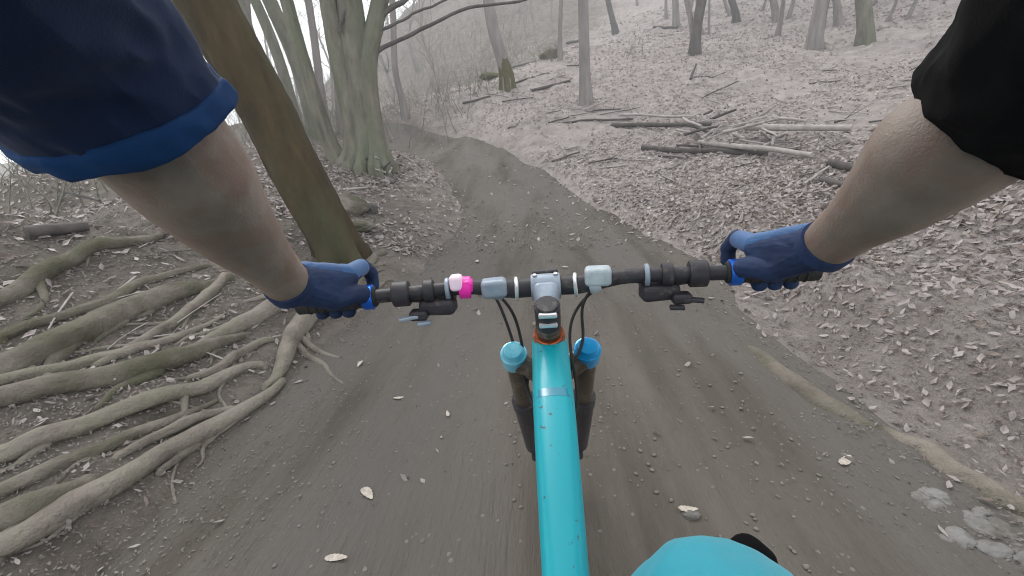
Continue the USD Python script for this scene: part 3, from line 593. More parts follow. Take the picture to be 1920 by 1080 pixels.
for i in range(24):
    cx, cy = rng.uniform(0, 480), rng.uniform(400, 860)
    if cy > 800 - cx * .5: cy -= 150
    a = rng.normal(2.7, .4); L = rng.uniform(40, 110)
    dx, dy = math.cos(a) * L / 2, math.sin(a) * L / 2
    mt_ = rng.choice(['stick_pale', 'stick_dark'])
    q_ = stick('x', (cx - dx, cy - dy), (cx + dx, cy + dy), rng.uniform(.004, .009), mt_, 400 + i, .01, .03, GR); made.append((cx, str(mt_)[6:], q_))

number_labels(made, '{n} {tone} loose twig from the left on the rooty bank')

# stumps and stones
def lump(name, label, cat, pix, size, mt, seed, sink=.3, amp=.35):
    c = hit(*pix); m = trimesh.creation.icosphere(4, 1.0); V = m.vertices
    V = V * (1 + amp * 2 * (meshkit.fbm(V * 1.4 + seed * 5, 4, seed) - .5))[:, None] * np.array(size); V = V @ rz(seed * 1.3).T
    V[:, 2] += size[2] * (1 - sink) * .5; m = trimesh.Trimesh(V + c, m.faces, process=False)
    return obj(name, m, mt, smooth=True, label=label, cat=cat)
lump('tree_stump', 'low dark mossy stump on the left verge behind the leaning trunk', 'stump', (655, 398), (.24, .18, .17), 'root_mossy', 3)
lump('tree_stump', 'small dark stump right of the low mossy stump', 'stump', (697, 398), (.10, .09, .09), 'bark_dark', 5)
lump('mossy_log', 'short dark log half buried below the low mossy stump', 'log', (672, 430), (.24, .09, .08), 'root_mossy', 7)
lump('dark_bush_mound', 'mossy mound on the bank beside the mossy-footed tree', 'mound', (925, 148), (.7, .3, .16), 'moss', 8)
lump('dark_bush_mound', 'dark rounded mound on the bank behind the small bush', 'mound', (1032, 108), (.45, .35, .2), 'moss', 9)
made = []
rng = np.random.default_rng(44)
for i in range(13):
    px, py = 1730 + 15 * i + rng.uniform(-8, 8), 955 + 7 * i + rng.uniform(-42, 42); k_ = rng.uniform(.6, 1.3)
    o_ = lump('flat_stone', 'x', 'stone', (px, py), (.038 * k_, .028 * k_, .016 * k_), 'stone', 20 + i, .9, .5); tag(o_, group='pale flat stones in the patch at the lower right'); made.append((px, 'pale', o_))
number_labels(made, '{n} {tone} flat stone from the left in the patch at lower right')
for i, (pix, sz, lab) in enumerate([((1590, 862), (.035, .02, .012), 'small pale stone beside the rut on the right'), ((1295, 965), (.03, .02, .012), 'pale pebble on the trail above the knee')]):
    lump('flat_stone', lab, 'stone', pix, sz, 'stone', 11 + i, .5, .25)

# ------------------------------------------------------------------ leaves
def leaves(n, x, y, size, rng, lift=.01):
    z = hv(x, y)
    e = 0.05; nx = -(hv(x + e, y) - hv(x - e, y)) / (2 * e); ny = -(hv(x, y + e) - hv(x, y - e)) / (2 * e)
    N = np.stack([nx, ny, np.ones(n)], 1) + rng.normal(0, .45, (n, 3)); N /= np.linalg.norm(N, axis=1, keepdims=True)
    U = np.cross(N, rng.normal(size=(n, 3))); U /= np.linalg.norm(U, axis=1, keepdims=True); W = np.cross(N, U)
    c = rng.uniform(-.45, .7, n)[:, None]; asp = rng.uniform(.55, 1.25, n)
    prof = [(-1, 0), (-.35, .42), (.25, .40), (1, 0), (.25, -.40), (-.35, -.42), (0, 0)]
    V = np.empty((n, 7, 3)); P = np.stack([x, y, z + lift + size * .1], 1)
    for k, (a, b) in enumerate(prof):
        ja, jb = rng.normal(0, .11, (2, n)); V[:, k] = P + (U * (a + ja)[:, None] + W * ((b + jb) * asp)[:, None]) * size[:, None] / 2 + N * (c * (a * a * .5 + abs(b) * .9) * size[:, None] / 2)
    f = np.array([(6, 0, 5), (6, 1, 0), (6, 2, 1), (6, 3, 2), (6, 4, 3), (6, 5, 4)])[:, ::-1]
    F = (np.arange(n)[:, None, None] * 7 + f[None]).reshape(-1, 3)
    return trimesh.Trimesh(V.reshape(-1, 3), F, process=False)
def scatter(n, rng, rmin, rmax, edge=.1, amin=-72, amax=72, patch=.42, near_trail=0.0, thin=True):
    X, Y = [], []; tot = 0
    while tot < n:
        k = n * 2
        r = np.exp(rng.uniform(math.log(rmin), math.log(rmax), k)); a = np.radians(rng.uniform(amin, amax, k)) - YAW
        x, y = np.sin(a) * r, np.cos(a) * r
        d = trail_dist(x, y) - half_width(x, y)
        keep = (d > edge + rng.normal(0, .16 if thin else .30, k)) & (meshkit.fbm(np.stack([x * .55, y * .55, 0 * x], -1), 3, 17) > patch + rng.normal(0, .08, k))
        keep |= rng.uniform(size=k) < near_trail * (1 + 14 * (r > 5))
        # the left rooty bank carries fewer leaves
        if thin: keep &= ~((x < -.8) & (y < 4.6) & (rng.uniform(size=k) < .945))
        if thin: keep &= ~((x > .8) & (r < 6.5) & (rng.uniform(size=k) < .88 * (1 - sstep(2.6, 6.5, r))))
        X.append(x[keep]); Y.append(y[keep]); tot += keep.sum()
    return np.concatenate(X)[:n], np.concatenate(Y)[:n]
rng = np.random.default_rng(3)
for nm, mt, n, s0, s1, sd in (('leaf_litter', 'leaf_pale', 62000, .05, .10, 1), ('leaf_litter', 'leaf_brown', 22000, .04, .09, 2), ('leaf_litter', 'leaf_white', 6000, .05, .08, 3), ('leaf_crumbs', 'leaf_crumb', 60000, .012, .036, 4)):
    rng = np.random.default_rng(sd); x, y = scatter(n, rng, 1.4 if sd != 3 else 5.5, 34 if sd < 4 else 7, patch=(.38, .40, .30, .30)[sd - 1], near_trail=.0012 if sd < 4 else .03, thin=sd < 4)
    r = np.hypot(x, y); s = rng.uniform(s0, s1, n) * np.clip(r / 14, 1, 1.8) * np.clip(r / 4.5, .5, 1)
    obj(nm, leaves(n, x, y, s, rng), mt, smooth=False, kind='stuff')
# single leaves on the trail
for i, (px, py, s, lab) in enumerate([(676, 685, .06, 'pale leaf on the bare trail left of the fork'), (690, 930, .065, 'large pale leaf on the trail at lower left'), (748, 750, .045, 'small pale leaf on the trail between two others'), (632, 1052, .06, 'pale leaf lying lowest on the left of the trail'),
                                      (900, 555, .07, 'pale leaf on the trail under the left of the bar'), (840, 780, .04, 'small leaf left of the fork leg'), (1585, 868, .06, 'pale leaf beside the right rut'), (895, 492, .08, 'pale leaf on the trail behind the pink clamp'), (1290, 960, .05, 'pale leaf on the trail just above the knee')]):
    p = hit(px, py); rng = np.random.default_rng(600 + i); S = s * 1.3
    a_, b_ = np.meshgrid(np.linspace(-1, 1, 17), np.linspace(-1, 1, 7), indexing='ij')
    w_ = rng.uniform(.30, .42) * np.clip(1 - a_ ** 2, 0, 1) ** .62 * (1 - .28 * a_); c1, c2 = rng.uniform(-.25, .35), rng.uniform(.02, .22)
    L_ = np.stack([a_ + 0 * b_, w_ * b_ * (1 + .08 * np.sin(a_ * 17)), c1 * a_ ** 2 * .5 + c2 * w_ * np.abs(b_) + .03 * np.sin(a_ * 20) * np.abs(b_) + rng.normal(0, .2) * a_ * b_ * w_], -1).reshape(-1, 3) * S / 2
    L_ = L_ @ rz(rng.uniform(0, 6.3)).T; L_[:, 2] += .004 - L_[:, 2].min()
    L_ += [p[0], p[1], 0]; L_[:, 2] += hv(L_[:, 0], L_[:, 1]).max() + .006
    gi = np.arange(16)[:, None] * 7 + np.arange(6)[None]; q_ = np.stack([gi, gi + 7, gi + 8, gi + 1], -1).reshape(-1, 4)
    m2 = trimesh.Trimesh(L_, np.vstack([q_[:, [0, 1, 2]], q_[:, [0, 2, 3]]]), process=False)
    obj('fallen_leaf', m2, 'leaf_white', smooth=True, label=lab, cat='leaf')
# pebbles pressed into the trail
rng = np.random.default_rng(8); n = 1500
r = np.exp(rng.uniform(math.log(1.0), math.log(12), n)); a = np.radians(rng.uniform(-60, 60, n)); x, y = np.sin(a) * r, np.cos(a) * r
k = (trail_dist(x, y) < 1.5); x, y = x[k], y[k]; ico = trimesh.creation.icosphere(1, 1.0); ms = []
for i in range(len(x)):
    s = rng.uniform(.003, .010) * np.array([1, rng.uniform(.6, 1), rng.uniform(.35, .6)]); V = ico.vertices * s * rng.uniform(.8, 1.2, (42, 1)); V = V @ rz(rng.uniform(0, 6.3)).T + [x[i], y[i], h(x[i], y[i]) + .004]
    ms.append((V, ico.faces))
obj('pebbles', cat_meshes(ms), 'pebble', smooth=True, kind='stuff')

# ------------------------------------------------------------------ mountain bike
bike = thing('mountain_bike', 'turquoise mountain bike ridden along the forest trail', 'bicycle')
V3 = lambda *a: np.array(a, float)
HA = norm(V3(0, .435, -.90))                        # head axis, downwards
BAR = V3(0, .668, .985)
S0 = V3(0, .612, .965)                              # top of the steerer
def bar_pt(s):                                      # handlebar with back sweep and a little rise
    a = abs(s); k = max(a - .03, 0); return V3(s, BAR[1] - .105 * k - .03 * k * k, BAR[2] + .012 * sstep(.04, .14, a))
hb = [bar_pt(s) for s in np.linspace(-.395, .395, 61)]
bar = obj('handlebar', tube(hb, np.interp(np.abs(np.linspace(-.395, .395, 61)), [0, .05, .12, .4], [.0158, .0158, .012, .0112]), 18), 'bar_black', bike, smooth=40)
def on_bar(name, s0, s1, r, m, parent=bike, r2=None, label=None):
    return obj(name, cyl(bar_pt(s0), bar_pt(s1), r, 24, r2), m, parent, label=label)
for sg in (-1, 1):
    g = on_bar('grip', sg * .275, sg * .40, .0165, 'rubber')
    for q in range(9): pass
    obj('grip_ridges', cat_meshes([ring(bar_pt(sg * (.285 + .012 * q)), bar_pt(sg * .3) - bar_pt(sg * .29), .0165, .0016, 24, 6) for q in range(9)]), 'rubber', g)
    on_bar('lock_collar', sg * .279, sg * .296, .0205, 'blue_anodised')
    # brake lever: clamp, body, blade
    c = bar_pt(sg * .235)
    br = obj('brake_lever', cat_meshes([cyl(bar_pt(sg * .222), bar_pt(sg * .248), .021, 24), rbox((.085, .024, .022), c + V3(-sg * .035, .020, -.012), .006, rz(sg * .25)), rbox((.03, .03, .028), c + V3(-sg * .068, .016, -.012), .006, rz(sg * .25))]), 'bar_black', bike)
    obj('lever_blade', tube(spline([c + V3(-sg * .03, .035, -.016), c + V3(sg * .01, .062, -.02), c + V3(sg * .055, .060, -.024), c + V3(sg * .10, .048, -.026)], 20), [.0065, .006, .0045], 10), 'bar_black', br)
    # shifter / dropper lever pod under the bar
    sc = bar_pt(sg * .19)
    sh = obj('shifter', cat_meshes([cyl(bar_pt(sg * .182), bar_pt(sg * .198), .019, 24), rbox((.06, .032, .026), sc + V3(-sg * .012, -.002, -.026), .008, rz(sg * .1)), rbox((.03, .024, .016), sc + V3(sg * .018, -.016, -.034), .005)]), 'bar_black', bike)
    obj('shifter_paddle', cat_meshes([rbox((.032, .012, .006), sc + V3(sg * .032, -.028, -.034), .002, rz(-sg * .4)), rbox((.022, .012, .006), sc + V3(sg * .008, -.03, -.044), .002, rz(-sg * .2))]), 'alloy_grey' if sg < 0 else 'bar_black', sh)
    on_bar('clamp_band', sg * .156, sg * .163, .0185, 'alloy_grey')
    on_bar('bar_shim', sg * .046, sg * .052, .0205, 'silver')
    k = bar_pt(sg * .078)
    lm_ = obj('light_mount', cat_meshes([rbox((.042, .030, .030), k + V3(sg * .006, -.006, .012 if sg > 0 else .004), .007, rz(-sg * .1)), cyl(bar_pt(sg * .07), bar_pt(sg * .088), .0185, 24)]), 'plastic_white' if sg > 0 else 'alloy_grey', bike)
    if sg > 0: obj('mount_strap', rbox((.02, .012, .012), k + V3(.034, -.01, .004), .004, rz(-.4)), 'rubber', lm_)
pk = obj('bell', cat_meshes([cyl(bar_pt(-.155 + .014), bar_pt(-.128 + .006), .0185, 24), rbox((.020, .024, .022), bar_pt(-.127) + V3(0, -.004, .004), .006)]), 'pink', bike, label='magenta bell clamp with pale pink cover')
obj('bell_cover', rbox((.021, .022, .026), bar_pt(-.143) + V3(0, -.008, .012), .006), 'pink_pale', pk)
# stem
st = obj('stem', cat_meshes([to_tm(m3.Manifold.batch_hull([ball(S0 + V3(0, .014, .000), .014), ball(S0 + V3(0, .014, -.022), .014), ball(BAR + V3(-.010, -.016, 0), .013), ball(BAR + V3(.010, -.016, 0), .013)])), cyl(BAR + V3(-.024, 0, 0), BAR + V3(.024, 0, 0), .0215, 28), ]), 'alloy_grey', bike, smooth=50)
obj('steerer_clamp', cyl(S0 - HA * .012, S0 + HA * .034, .0200, 28), 'bar_black', st)
for q in (.0, .022): obj('clamp_bolt', cyl(S0 + HA * q + V3(-.014, -.021, 0), S0 + HA * q + V3(.014, -.021, 0), .0045, 12), 'silver', st)
for x in (-.017, .017): obj('clamp_bolt', cyl(BAR + V3(x, -.004, .0205), BAR + V3(x, -.004, .0245), .004, 12), 'silver', st)
obj('face_plate', rbox((.044, .012, .046), BAR + V3(0, .020, 0), .004), 'bar_black', st)
obj('top_cap', cyl(S0 - HA * .016, S0 - HA * .011, .0175, 24), 'bar_black', st)
obj('steerer_spacer', cat_meshes([cyl(S0 + HA * .035, S0 + HA * .043, .0195, 28), cyl(S0 + HA * .044, S0 + HA * .052, .0195, 28)]), 'fork_bronze', bike)
obj('headset_cup', cat_meshes([cyl(S0 + HA * .053, S0 + HA * .066, .0245, 28), ring(S0 + HA * .064, HA, .0245, .002, 40, 8)]), 'orange_anodised', bike)
# frame: head tube, hydroformed top tube, down tube, seat tube, stays
h0, h1 = S0 + HA * .067, S0 + HA * .165
frame = obj('frame', cyl(h0, h1, .027, 28, .030), 'frame_paint', bike, smooth=50)
def superellipse_tube(pts, ws, hs, n=60, k=28, e=2.7):
    p = spline(pts, n); t = np.gradient(p, axis=0); t /= np.linalg.norm(t, axis=1, keepdims=True)
    u = np.tile(V3(1, 0, 0), (n, 1)); v = np.cross(t, u) * -1; v /= np.linalg.norm(v, axis=1, keepdims=True)
    w = np.interp(np.linspace(0, 1, n), np.linspace(0, 1, len(ws)), ws); hh = np.interp(np.linspace(0, 1, n), np.linspace(0, 1, len(hs)), hs)
    a = np.linspace(0, 2 * np.pi, k, endpoint=False); ca, sa = np.cos(a), np.sin(a)
    X = np.sign(ca) * np.abs(ca) ** (2 / e); Y = np.sign(sa) * np.abs(sa) ** (2 / e)
    P = p[:, None] + u[:, None] * (X[None] * w[:, None])[..., None] + v[:, None] * (Y[None] * hh[:, None])[..., None]
    m = tube(p, 1.0, k); V = m.vertices.copy(); V[:n * k] = P.reshape(-1, 3); m = trimesh.Trimesh(V, m.faces, process=False); m.fix_normals(); return m
TT = [S0 + HA * .090, V3(0, .56, .862), V3(0, .42, .822), V3(0, .30, .785), V3(0, .12, .735), V3(0, -.06, .69)]
top = obj('top_tube', superellipse_tube(TT, [.030, .030, .027, .0235, .0215, .020, .019], [.030, .027, .024, .022, .02, .019]), 'frame_paint', frame, smooth=40)
obj('decal_band', superellipse_tube([V3(0, .535, .8556), V3(0, .528, .8536), V3(0, .521, .8516)], [.0295], [.0275], 5), 'frame_decal', top)
BB = V3(0, -.06, .335); SEAT = V3(0, -.22, .72)
obj('down_tube', superellipse_tube([S0 + HA * .14, V3(0, .42, .62), BB], [.028, .028, .027], [.028, .03, .026], 40), 'frame_paint', frame, smooth=40)
obj('seat_tube', cyl(BB, SEAT, .0175), 'frame_paint', frame)
RA, FA = V3(0, -.50, .37), V3(0, 1.02, .372)
for sg in (-1, 1):
    obj('seat_stay', tube(spline([V3(sg * .02, -.20, .67), V3(sg * .05, -.33, .54), RA + V3(sg * .07, 0, .01)], 16), .0095, 10), 'frame_paint', frame)
    obj('chain_stay', tube(spline([BB + V3(sg * .03, 0, 0), V3(sg * .055, -.25, .34), RA + V3(sg * .07, 0, 0)], 16), .0115, 10), 'frame_paint', frame)
# fork
fk = obj('fork', to_tm(hull((S0 + HA * .178, .026), (V3(-.066, .700, .838), .021)) + hull((S0 + HA * .178, .026), (V3(.066, .700, .838), .021))), 'fork_bronze', bike, smooth=50)
F0 = V3(0, .695, .845)
for sg in (-1, 1):
    a = F0 + V3(sg * .066, 0, 0); fd = norm(FA - F0)
    obj('fork_cap', cat_meshes([cyl(a - fd * .012, a + fd * .020, .0235, 26), cyl(a - fd * .026, a - fd * .010, .017, 26, .0225), ring(a - fd * .012, fd, .0215, .003, 36, 8)]), 'cap_blue' if sg > 0 else 'cap_teal', fk, label='bright blue fork adjuster cap' if sg > 0 else 'pale turquoise fork adjuster cap')
    obj('stanchion', cyl(a + fd * .02, a + fd * .23, .0185, 24), 'fork_bronze', fk)
    obj('lower_leg', cat_meshes([cyl(a + fd * .20, a + fd * .235, .026, 24), cyl(a + fd * .23, a + fd * .545, .0245, 24, .021), rbox((.026, .05, .06), a + fd * .565 - V3(sg * .006, 0, 0), .008)]), 'bar_black', fk)
obj('fork_arch', tube(spline([F0 + V3(-.066, 0, 0) + norm(FA - F0) * .23, F0 + V3(-.05, .075, .02) + norm(FA - F0) * .16, F0 + V3(.05, .075, .02) + norm(FA - F0) * .16, F0 + V3(.066, 0, 0) + norm(FA - F0) * .23], 20), .012, 10), 'bar_black', fk)
def wheel(c, label):
    R = .37
    w = obj('wheel', ring(c, (1, 0, 0), R - .028, .027, 96, 14), 'muddy_rubber', bike, label=label)
    kn = []
    for i in range(72):
        a = i / 72 * 2 * np.pi
        for q in ((-.014, .0), (.014, .04)) if i % 2 else ((-.022, 0), (.0, .02), (.022, 0)):
            rr = R - .028 + math.sqrt(max(.0285 ** 2 - q[0] ** 2, 1e-6)); Rm = np.array([[1, 0, 0], [0, math.cos(a), -math.sin(a)], [0, math.sin(a), math.cos(a)]])
            b = trimesh.creation.box([.010, .012, .007]); b.apply_translation([q[0], 0, rr]); b.vertices = b.vertices @ Rm.T + c; kn.append(b)
    obj('tread', cat_meshes(kn), 'muddy_rubber', w, smooth=False)
    obj('rim', ring(c, (1, 0, 0), R - .062, .011, 96, 8), 'bar_black', w)
    obj('spokes', cat_meshes([tube([c + V3((-1) ** i * .028, math.cos(i * 2.2) * .025, math.sin(i * 2.2) * .025), c + V3(0, math.cos(i / 28 * 2 * np.pi) * (R - .065), math.sin(i / 28 * 2 * np.pi) * (R - .065))], .0011, 5) for i in range(28)]), 'silver', w)
    hb_ = obj('hub', cat_meshes([cyl(c + V3(-.055, 0, 0), c + V3(.055, 0, 0), .018), cyl(c + V3(-.034, 0, 0), c + V3(-.026, 0, 0), .032), cyl(c + V3(.026, 0, 0), c + V3(.034, 0, 0), .032)]), 'bar_black', w)
    obj('brake_disc', ring(c + V3(-.045, 0, 0), (1, 0, 0), .078, .008, 64, 4), 'silver', w)
wheel(FA + V3(0, 0, 0), 'front wheel with muddy knobbly tyre'); wheel(RA, 'rear wheel with muddy knobbly tyre')
# saddle, cranks, chain
sp_ = obj('seat_post', cyl(SEAT, SEAT + norm(SEAT - BB) * .10, .0155), 'bar_black', bike)
sd_ = SEAT + norm(SEAT - BB) * .12
obj('saddle', soft(m3.Manifold.batch_hull([ball(sd_ + V3(0, .16, .005), .018), ball(sd_ + V3(0, .05, .01), .026), ball(sd_ + V3(-.055, -.09, .02), .022), ball(sd_ + V3(.055, -.09, .02), .022)]), .02), 'rubber', sp_)
CA = math.radians(62)
cr_ = obj('crankset', cat_meshes([ring(BB + V3(.045, 0, 0), (1, 0, 0), .062, .004, 48, 6), cyl(BB - V3(.06, 0, 0), BB + V3(.07, 0, 0), .016)]), 'bar_black', bike)
PED = {}
for sg in (1, -1):
    d = V3(0, math.cos(CA), math.sin(CA)) * sg; o = BB + V3(sg * .075, 0, 0); e = o + d * .17
    obj('crank_arm', to_tm(m3.Manifold.batch_hull([ball(o, .013), ball(e, .011)])), 'bar_black', cr_)
    PED[sg] = e + V3(sg * .06, 0, 0); obj('pedal', cat_meshes([rbox((.10, .10, .016), PED[sg], .004), cyl(e, PED[sg], .008)]), 'bar_black', cr_)
obj('chain', cat_meshes([tube([BB + V3(.045, 0, .062), RA + V3(.045, 0, .04)], .0035, 6), tube([BB + V3(.045, 0, -.062), RA + V3(.045, 0, -.04)], .0035, 6), ring(RA + V3(.045, 0, 0), (1, 0, 0), .042, .006, 40, 6)]), 'fork_bronze', cr_)
# hoses looping from the levers to the fork and frame
for nm, pp in (('brake_hose', [bar_pt(-.155) + V3(0, .03, -.012), bar_pt(-.10) + V3(0, .05, -.02), V3(-.062, .70, .93), V3(-.050, .695, .87), V3(-.045, .72, .80), V3(-.066, .76, .72)]),
               ('brake_hose', [bar_pt(.155) + V3(0, .03, -.012), bar_pt(.10) + V3(0, .055, -.02), V3(.062, .705, .93), V3(.058, .68, .88), V3(.040, .655, .85), V3(.026, .60, .81)]),
               ('shift_cable', [bar_pt(.17) + V3(0, .02, -.03), bar_pt(.09) + V3(0, .06, -.035), V3(.045, .71, .91), V3(.036, .66, .86), V3(.030, .58, .79)]),
               ('shift_cable', [bar_pt(-.17) + V3(0, .02, -.03), bar_pt(-.10) + V3(0, .07, -.03), V3(-.078, .72, .91), V3(-.060, .70, .84), V3(-.030, .60, .79)])):
    obj(nm, tube(spline(pp, 40), .0027, 8), 'rubber', bike)

# ------------------------------------------------------------------ rider
person = thing('person', 'rider in dark blue and black sleeves and turquoise trousers gripping the handlebar', 'person')
hipL, hipR, shL, shR = V3(-.095, -.30, .95), V3(.095, -.30, .95), V3(-.20, .0, 1.43), V3(.20, .0, 1.43)
gL, gR = bar_pt(-.345), bar_pt(.345)
elL, elR = at_depth(62, 40, .275), at_depth(2075, 60, .275)
hemL, hemR = at_depth(262, 218, .36), at_depth(1925, 185, .37)
def hand_joints(G, sg):
    a = V3(sg, 0, 0); u = V3(0, -.25, .97); f = V3(0, .97, .25)          # outward, up, forward at the grip
    L = lambda x, y, z: G + a * x + f * y + u * z
    wrist = L(.002, -.080, .086)
    kn = [L(-.036 + .023 * i, .012 - .003 * abs(i - 1), .040) for i in range(4)]
    fin = []
    for i in range(4):
        s = [1.0, 1.06, 1.0, .85][i]; x = -.036 + .023 * i
        if i == 0: fin.append([(kn[0], .0112), (L(x - .004, .055, .030), .0102), (L(x - .006, .074, .004), .009), (L(x - .006, .066, -.016), .0082)])
        else: fin.append([(kn[i], .0115 * s ** .5), (L(x, .040 * s, .022), .0105), (L(x, .040 * s, -.012), .0095), (L(x, .012, -.030), .0088)])
    thumb = [(L(-.028, -.040, .030), .016), (L(-.052, -.012, .018), .0125), (L(-.055, .016, -.004), .0105), (L(-.046, .026, -.022), .0092)]
    return wrist, kn, fin, thumb
def hand(G, sg, grow):
    wrist, kn, fin, thumb = hand_joints(G, sg)
    m = m3.Manifold.batch_hull([ball(wrist, .026 + grow)] + [ball(k - V3(0, .004, .004), .0125 + grow) for k in kn] + [ball(thumb[0][0], .014 + grow)])
    for c in fin: m += chain(*[(p, r + grow) for p, r in c])
    m += chain(*[(p, r + grow) for p, r in thumb])
    return m
def lerp(a, b, t): return a + (b - a) * t
def arm(sh, el, G, sg, hem):
    w = hand_joints(G, sg)[0]
    return chain((sh, .062), (lerp(sh, el, .45), .056), (el, .050), (lerp(hem, el, .15), .056), (lerp(el, w, .42) + V3(-sg * .004, 0, .004), .054), (lerp(el, w, .62), .044), (lerp(el, w, .82), .033), (w, .029)) + hand(G, sg, 0)
kneeR, kneeL = V3(.136, .252, .757), V3(-.16, .13, .66)
ftR, ftL = PED[1] + V3(.0, -.06, .075), PED[-1] + V3(.0, -.06, .075)
def leg(hip, knee, ft, g=0): return chain((hip, .092 + g), (lerp(hip, knee, .5), .080 + g), (knee, .058 + g), (lerp(knee, ft, .3), .056 + g), (lerp(knee, ft, .8), .040 + g), (ft, .038 + g))
spine = [V3(0, -.31, .97), V3(0, -.24, 1.12), V3(0, -.165, 1.26), V3(0, -.09, 1.40)]
def torso(g): return m3.Manifold.batch_hull([ball(hipL, .10 + g), ball(hipR, .10 + g), ball(spine[1] + V3(-.07, 0, 0), .095 + g), ball(spine[1] + V3(.07, 0, 0), .095 + g)]) + m3.Manifold.batch_hull([ball(spine[1] + V3(-.07, 0, 0), .095 + g), ball(spine[1] + V3(.07, 0, 0), .095 + g), ball(spine[2] + V3(-.09, 0, 0), .095 + g), ball(spine[2] + V3(.09, 0, 0), .095 + g)]) + m3.Manifold.batch_hull([ball(spine[2] + V3(-.09, 0, 0), .095 + g), ball(spine[2] + V3(.09, 0, 0), .095 + g), ball(spine[3] + V3(-.12, 0.04, 0), .06 + g), ball(spine[3] + V3(.12, .04, 0), .06 + g)]) + hull((spine[3] + V3(-.1, .04, 0), .06 + g), (shL, .062 + g)) + hull((spine[3] + V3(.1, .04, 0), .06 + g), (shR, .062 + g))
HD = V3(0, .06, 1.63)
head = m3.Manifold.batch_hull([ball(HD + V3(0, -.02, .02), .088), ball(HD + V3(0, .03, .02), .078), ball(HD + V3(0, .045, -.075), .045), ball(HD + V3(0, .02, -.06), .055)]) + hull((HD + V3(0, .10, .0), .012), (HD + V3(0, .125, -.03), .015)) + chain((HD + V3(-.04, .095, .018), .014), (HD + V3(.04, .095, .018), .014)) + chain((HD + V3(-.022, .088, -.062), .009), (HD + V3(0, .094, -.060), .011), (HD + V3(.022, .088, -.062), .009)) + chain((HD + V3(-.088, -.01, .01), .018), (HD + V3(-.086, -.012, -.03), .012)) + chain((HD + V3(.088, -.01, .01), .018), (HD + V3(.086, -.012, -.03), .012))
neck = chain((spine[3], .07), (V3(0, -.02, 1.50), .056), (HD + V3(0, -.02, -.05), .055))
foot = lambda f, sg: hull((f + V3(0, -.02, -.04), .036), (f + V3(0, .15, -.05), .026)) + hull((f, .038), (f + V3(0, -.02, -.04), .036))
body = torso(0) + neck + head + arm(shL, elL, gL, -1, hemL) + arm(shR, elR, gR, 1, hemR) + leg(hipL, kneeL, ftL) + leg(hipR, kneeR, ftR) + foot(ftL, -1) + foot(ftR, 1)
bt = soft(body, .009, 10)
obj('body', bt, 'skin', person, smooth=True)
def wrinkle(t, amp, freq, seed, dirn=None):
    t.fix_normals(); V = t.vertices; q = V * freq
    n = meshkit.fbm(q, 3, seed) - .5; n += .6 * (np.abs(meshkit.fbm(q * np.array([1.7, .7, 1.7]), 2, seed + 3) - .5) * -2 + .25)
    t.vertices = V + t.vertex_normals * (n * amp)[:, None]; return t
j = obj('jersey', wrinkle(soft(torso(.012), .014, 6), .012, 14, 1), 'cloth_navy', person, smooth=True)
def sleeve(sh, el, hem, w, r, cut):
    ax = norm(w - el); end = hem + ax * .10
    m = chain((lerp(sh, el, -.05), .078), (lerp(sh, el, .5), .080), (el, r), (lerp(el, hem, .6), r), (end, r * .98))
    return m, ax
wL, wR = hand_joints(gL, -1)[0], hand_joints(gR, 1)[0]
def cutplane(m, p, n): n = norm(n); return m.trim_by_plane([float(-x) for x in n], float(-(n @ p)))
HEMN_L = norm(norm(wL - elL) * 1.0 + (CR @ V3(.05, -.25, 0)))
mL, axL = sleeve(shL, elL, hemL, wL, .076, None); mL = cutplane(mL, hemL, HEMN_L)
sl = obj('sleeve', wrinkle(soft(mL, .006, 4), .015, 15, 5), 'cloth_navy', person, smooth=True, label='dark blue jersey sleeve pushed up to the elbow')
mR, axR = sleeve(shR, elR, hemR, wR, .080, None); mR = cutplane(mR, hemR, axR)
obj('sleeve', wrinkle(soft(mR, .007, 4), .014, 15, 6), 'cloth_black', person, smooth=50, label='black jersey sleeve pushed up to the elbow')
# blue cuff panel at the left hem
cuff = chain((lerp(elL, hemL, .4), .0790), (hemL + axL * .1, .0780)); cuff = cutplane(cutplane(cuff, hemL + HEMN_L * .001, HEMN_L), hemL - HEMN_L * .020, -HEMN_L)
obj('cuff', wrinkle(soft(cuff, .006, 3), .015, 15, 5), 'cloth_blue', sl, smooth=50)
for sg, G, lab in ((-1, gL, 'blue glove with dark fingers'), (1, gR, 'dark blue glove')):
    w = hand_joints(G, sg)[0]; el = elL if sg < 0 else elR
    gm = hand(G, sg, .0028) + hull((w, .0305), (lerp(w, el, .10), .034))
    gm = cutplane(gm, w - norm(G - el) * .004, -norm(G - el))
    gl = obj('glove', wrinkle(soft(gm, .0035, 6), .0022, 60, 8), 'glove_dark', person, smooth=True, label=lab)
    wr, kn, fin, th = hand_joints(G, sg)
    pan = m3.Manifold()
    for a_, b_ in zip(kn[:-1], kn[1:]): pan += m3.Manifold.batch_hull([ball(lerp(wr, k, q) + V3(0, -.001, .0045 + (.010 if q < .5 else 0)), .0140) for k in (a_, b_) for q in (.30, 1.0)])
    obj('back_panel', wrinkle(soft(pan, .0035, 5), .002, 70, 9), 'glove_blue', gl, smooth=True)
    fp = m3.Manifold()
    for c in fin: fp += chain((c[0][0] + V3(0, .002, .002), c[0][1] + .0042), (lerp(c[0][0], c[1][0], .85), c[1][1] + .0042))
    obj('finger_back', soft(fp, .003, 5), 'glove_blue', gl, smooth=True)
    dv = norm(G - el); obj('wrist_strap', to_tm(m3.Manifold.cylinder(.016, .0325, .0325, 40, True)).apply_transform(trimesh.geometry.align_vectors([0, 0, 1], norm(w - el))).apply_translation(w + norm(w - el) * .004), 'glove_dark', gl)
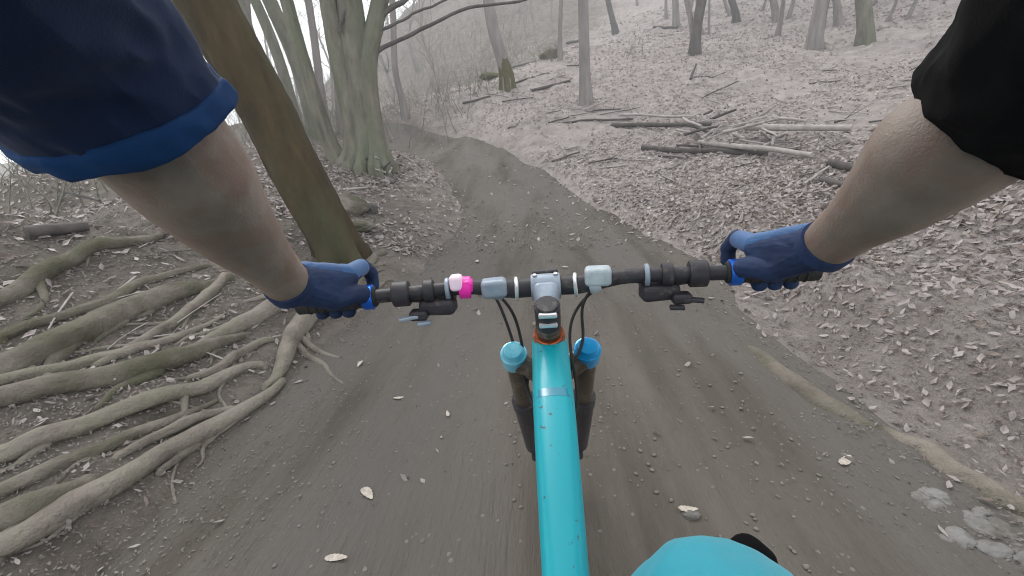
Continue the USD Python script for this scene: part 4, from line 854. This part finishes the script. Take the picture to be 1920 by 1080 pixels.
def shorts_leg(hip, knee, ft): return chain((hip, .108), (lerp(hip, knee, .5), .098), (knee + V3(0, .0, .004), .104), (lerp(knee, ft, .3), .084), (lerp(knee, ft, .85), .052))
tr = m3.Manifold.batch_hull([ball(hipL, .114), ball(hipR, .114), ball(V3(-.07, -.28, 1.03), .11), ball(V3(.07, -.28, 1.03), .11)]) + shorts_leg(hipL, kneeL, ftL) + shorts_leg(hipR, kneeR, ftR)
tro = obj('trousers', wrinkle(soft(tr, .007, 5), .012, 10, 9), 'cloth_teal', person, smooth=True)
kp = hull((kneeR + V3(.040, .066, .060), .017), (kneeR + V3(.052, .062, .054), .015), (kneeR + V3(.044, .084, .014), .015))
obj('knee_patch', wrinkle(soft(kp, .008, 4), .006, 20, 10), 'cloth_black', tro, smooth=True)
for f, sg in ((ftR, 1), (ftL, -1)):
    s = hull((f + V3(0, -.02, -.035), .044), (f + V3(0, .16, -.045), .033)) + hull((f, .046), (f + V3(0, -.02, -.04), .044))
    obj('shoe', soft(s, .012, 5), 'cloth_black', person, smooth=True)
hl = m3.Manifold.batch_hull([ball(HD + V3(0, -.04, .05), .105), ball(HD + V3(0, .03, .06), .095)]).trim_by_plane([0, -.2, 1], float(HD[2] + .035 - .2 * HD[1]))
he = obj('helmet', soft(hl, .012, 3), 'helmet_shell', person, smooth=40)
obj('visor', to_tm(m3.Manifold.batch_hull([ball(HD + V3(x, .10, .085), .006) for x in (-.075, .075)] + [ball(HD + V3(x, .17, .085), .005) for x in (-.05, .05)])), 'bar_black', he)
obj('helmet_strap', cat_meshes([tube(spline([HD + V3(s * .09, .0, .04), HD + V3(s * .085, .02, -.05), HD + V3(s * .02, .05, -.125)], 14), .005, 6) for s in (-1, 1)]), 'rubber', he)
obj('hair', soft(m3.Manifold.batch_hull([ball(HD + V3(0, -.045, .0), .085), ball(HD + V3(0, -.05, -.05), .065)]), .014, 3), 'hair', person, smooth=True)
for sg in (-1, 1): obj('eye', trimesh.creation.icosphere(2, .013).apply_translation(HD + V3(sg * .032, .098, .004)), 'eye_white', person, smooth=True)
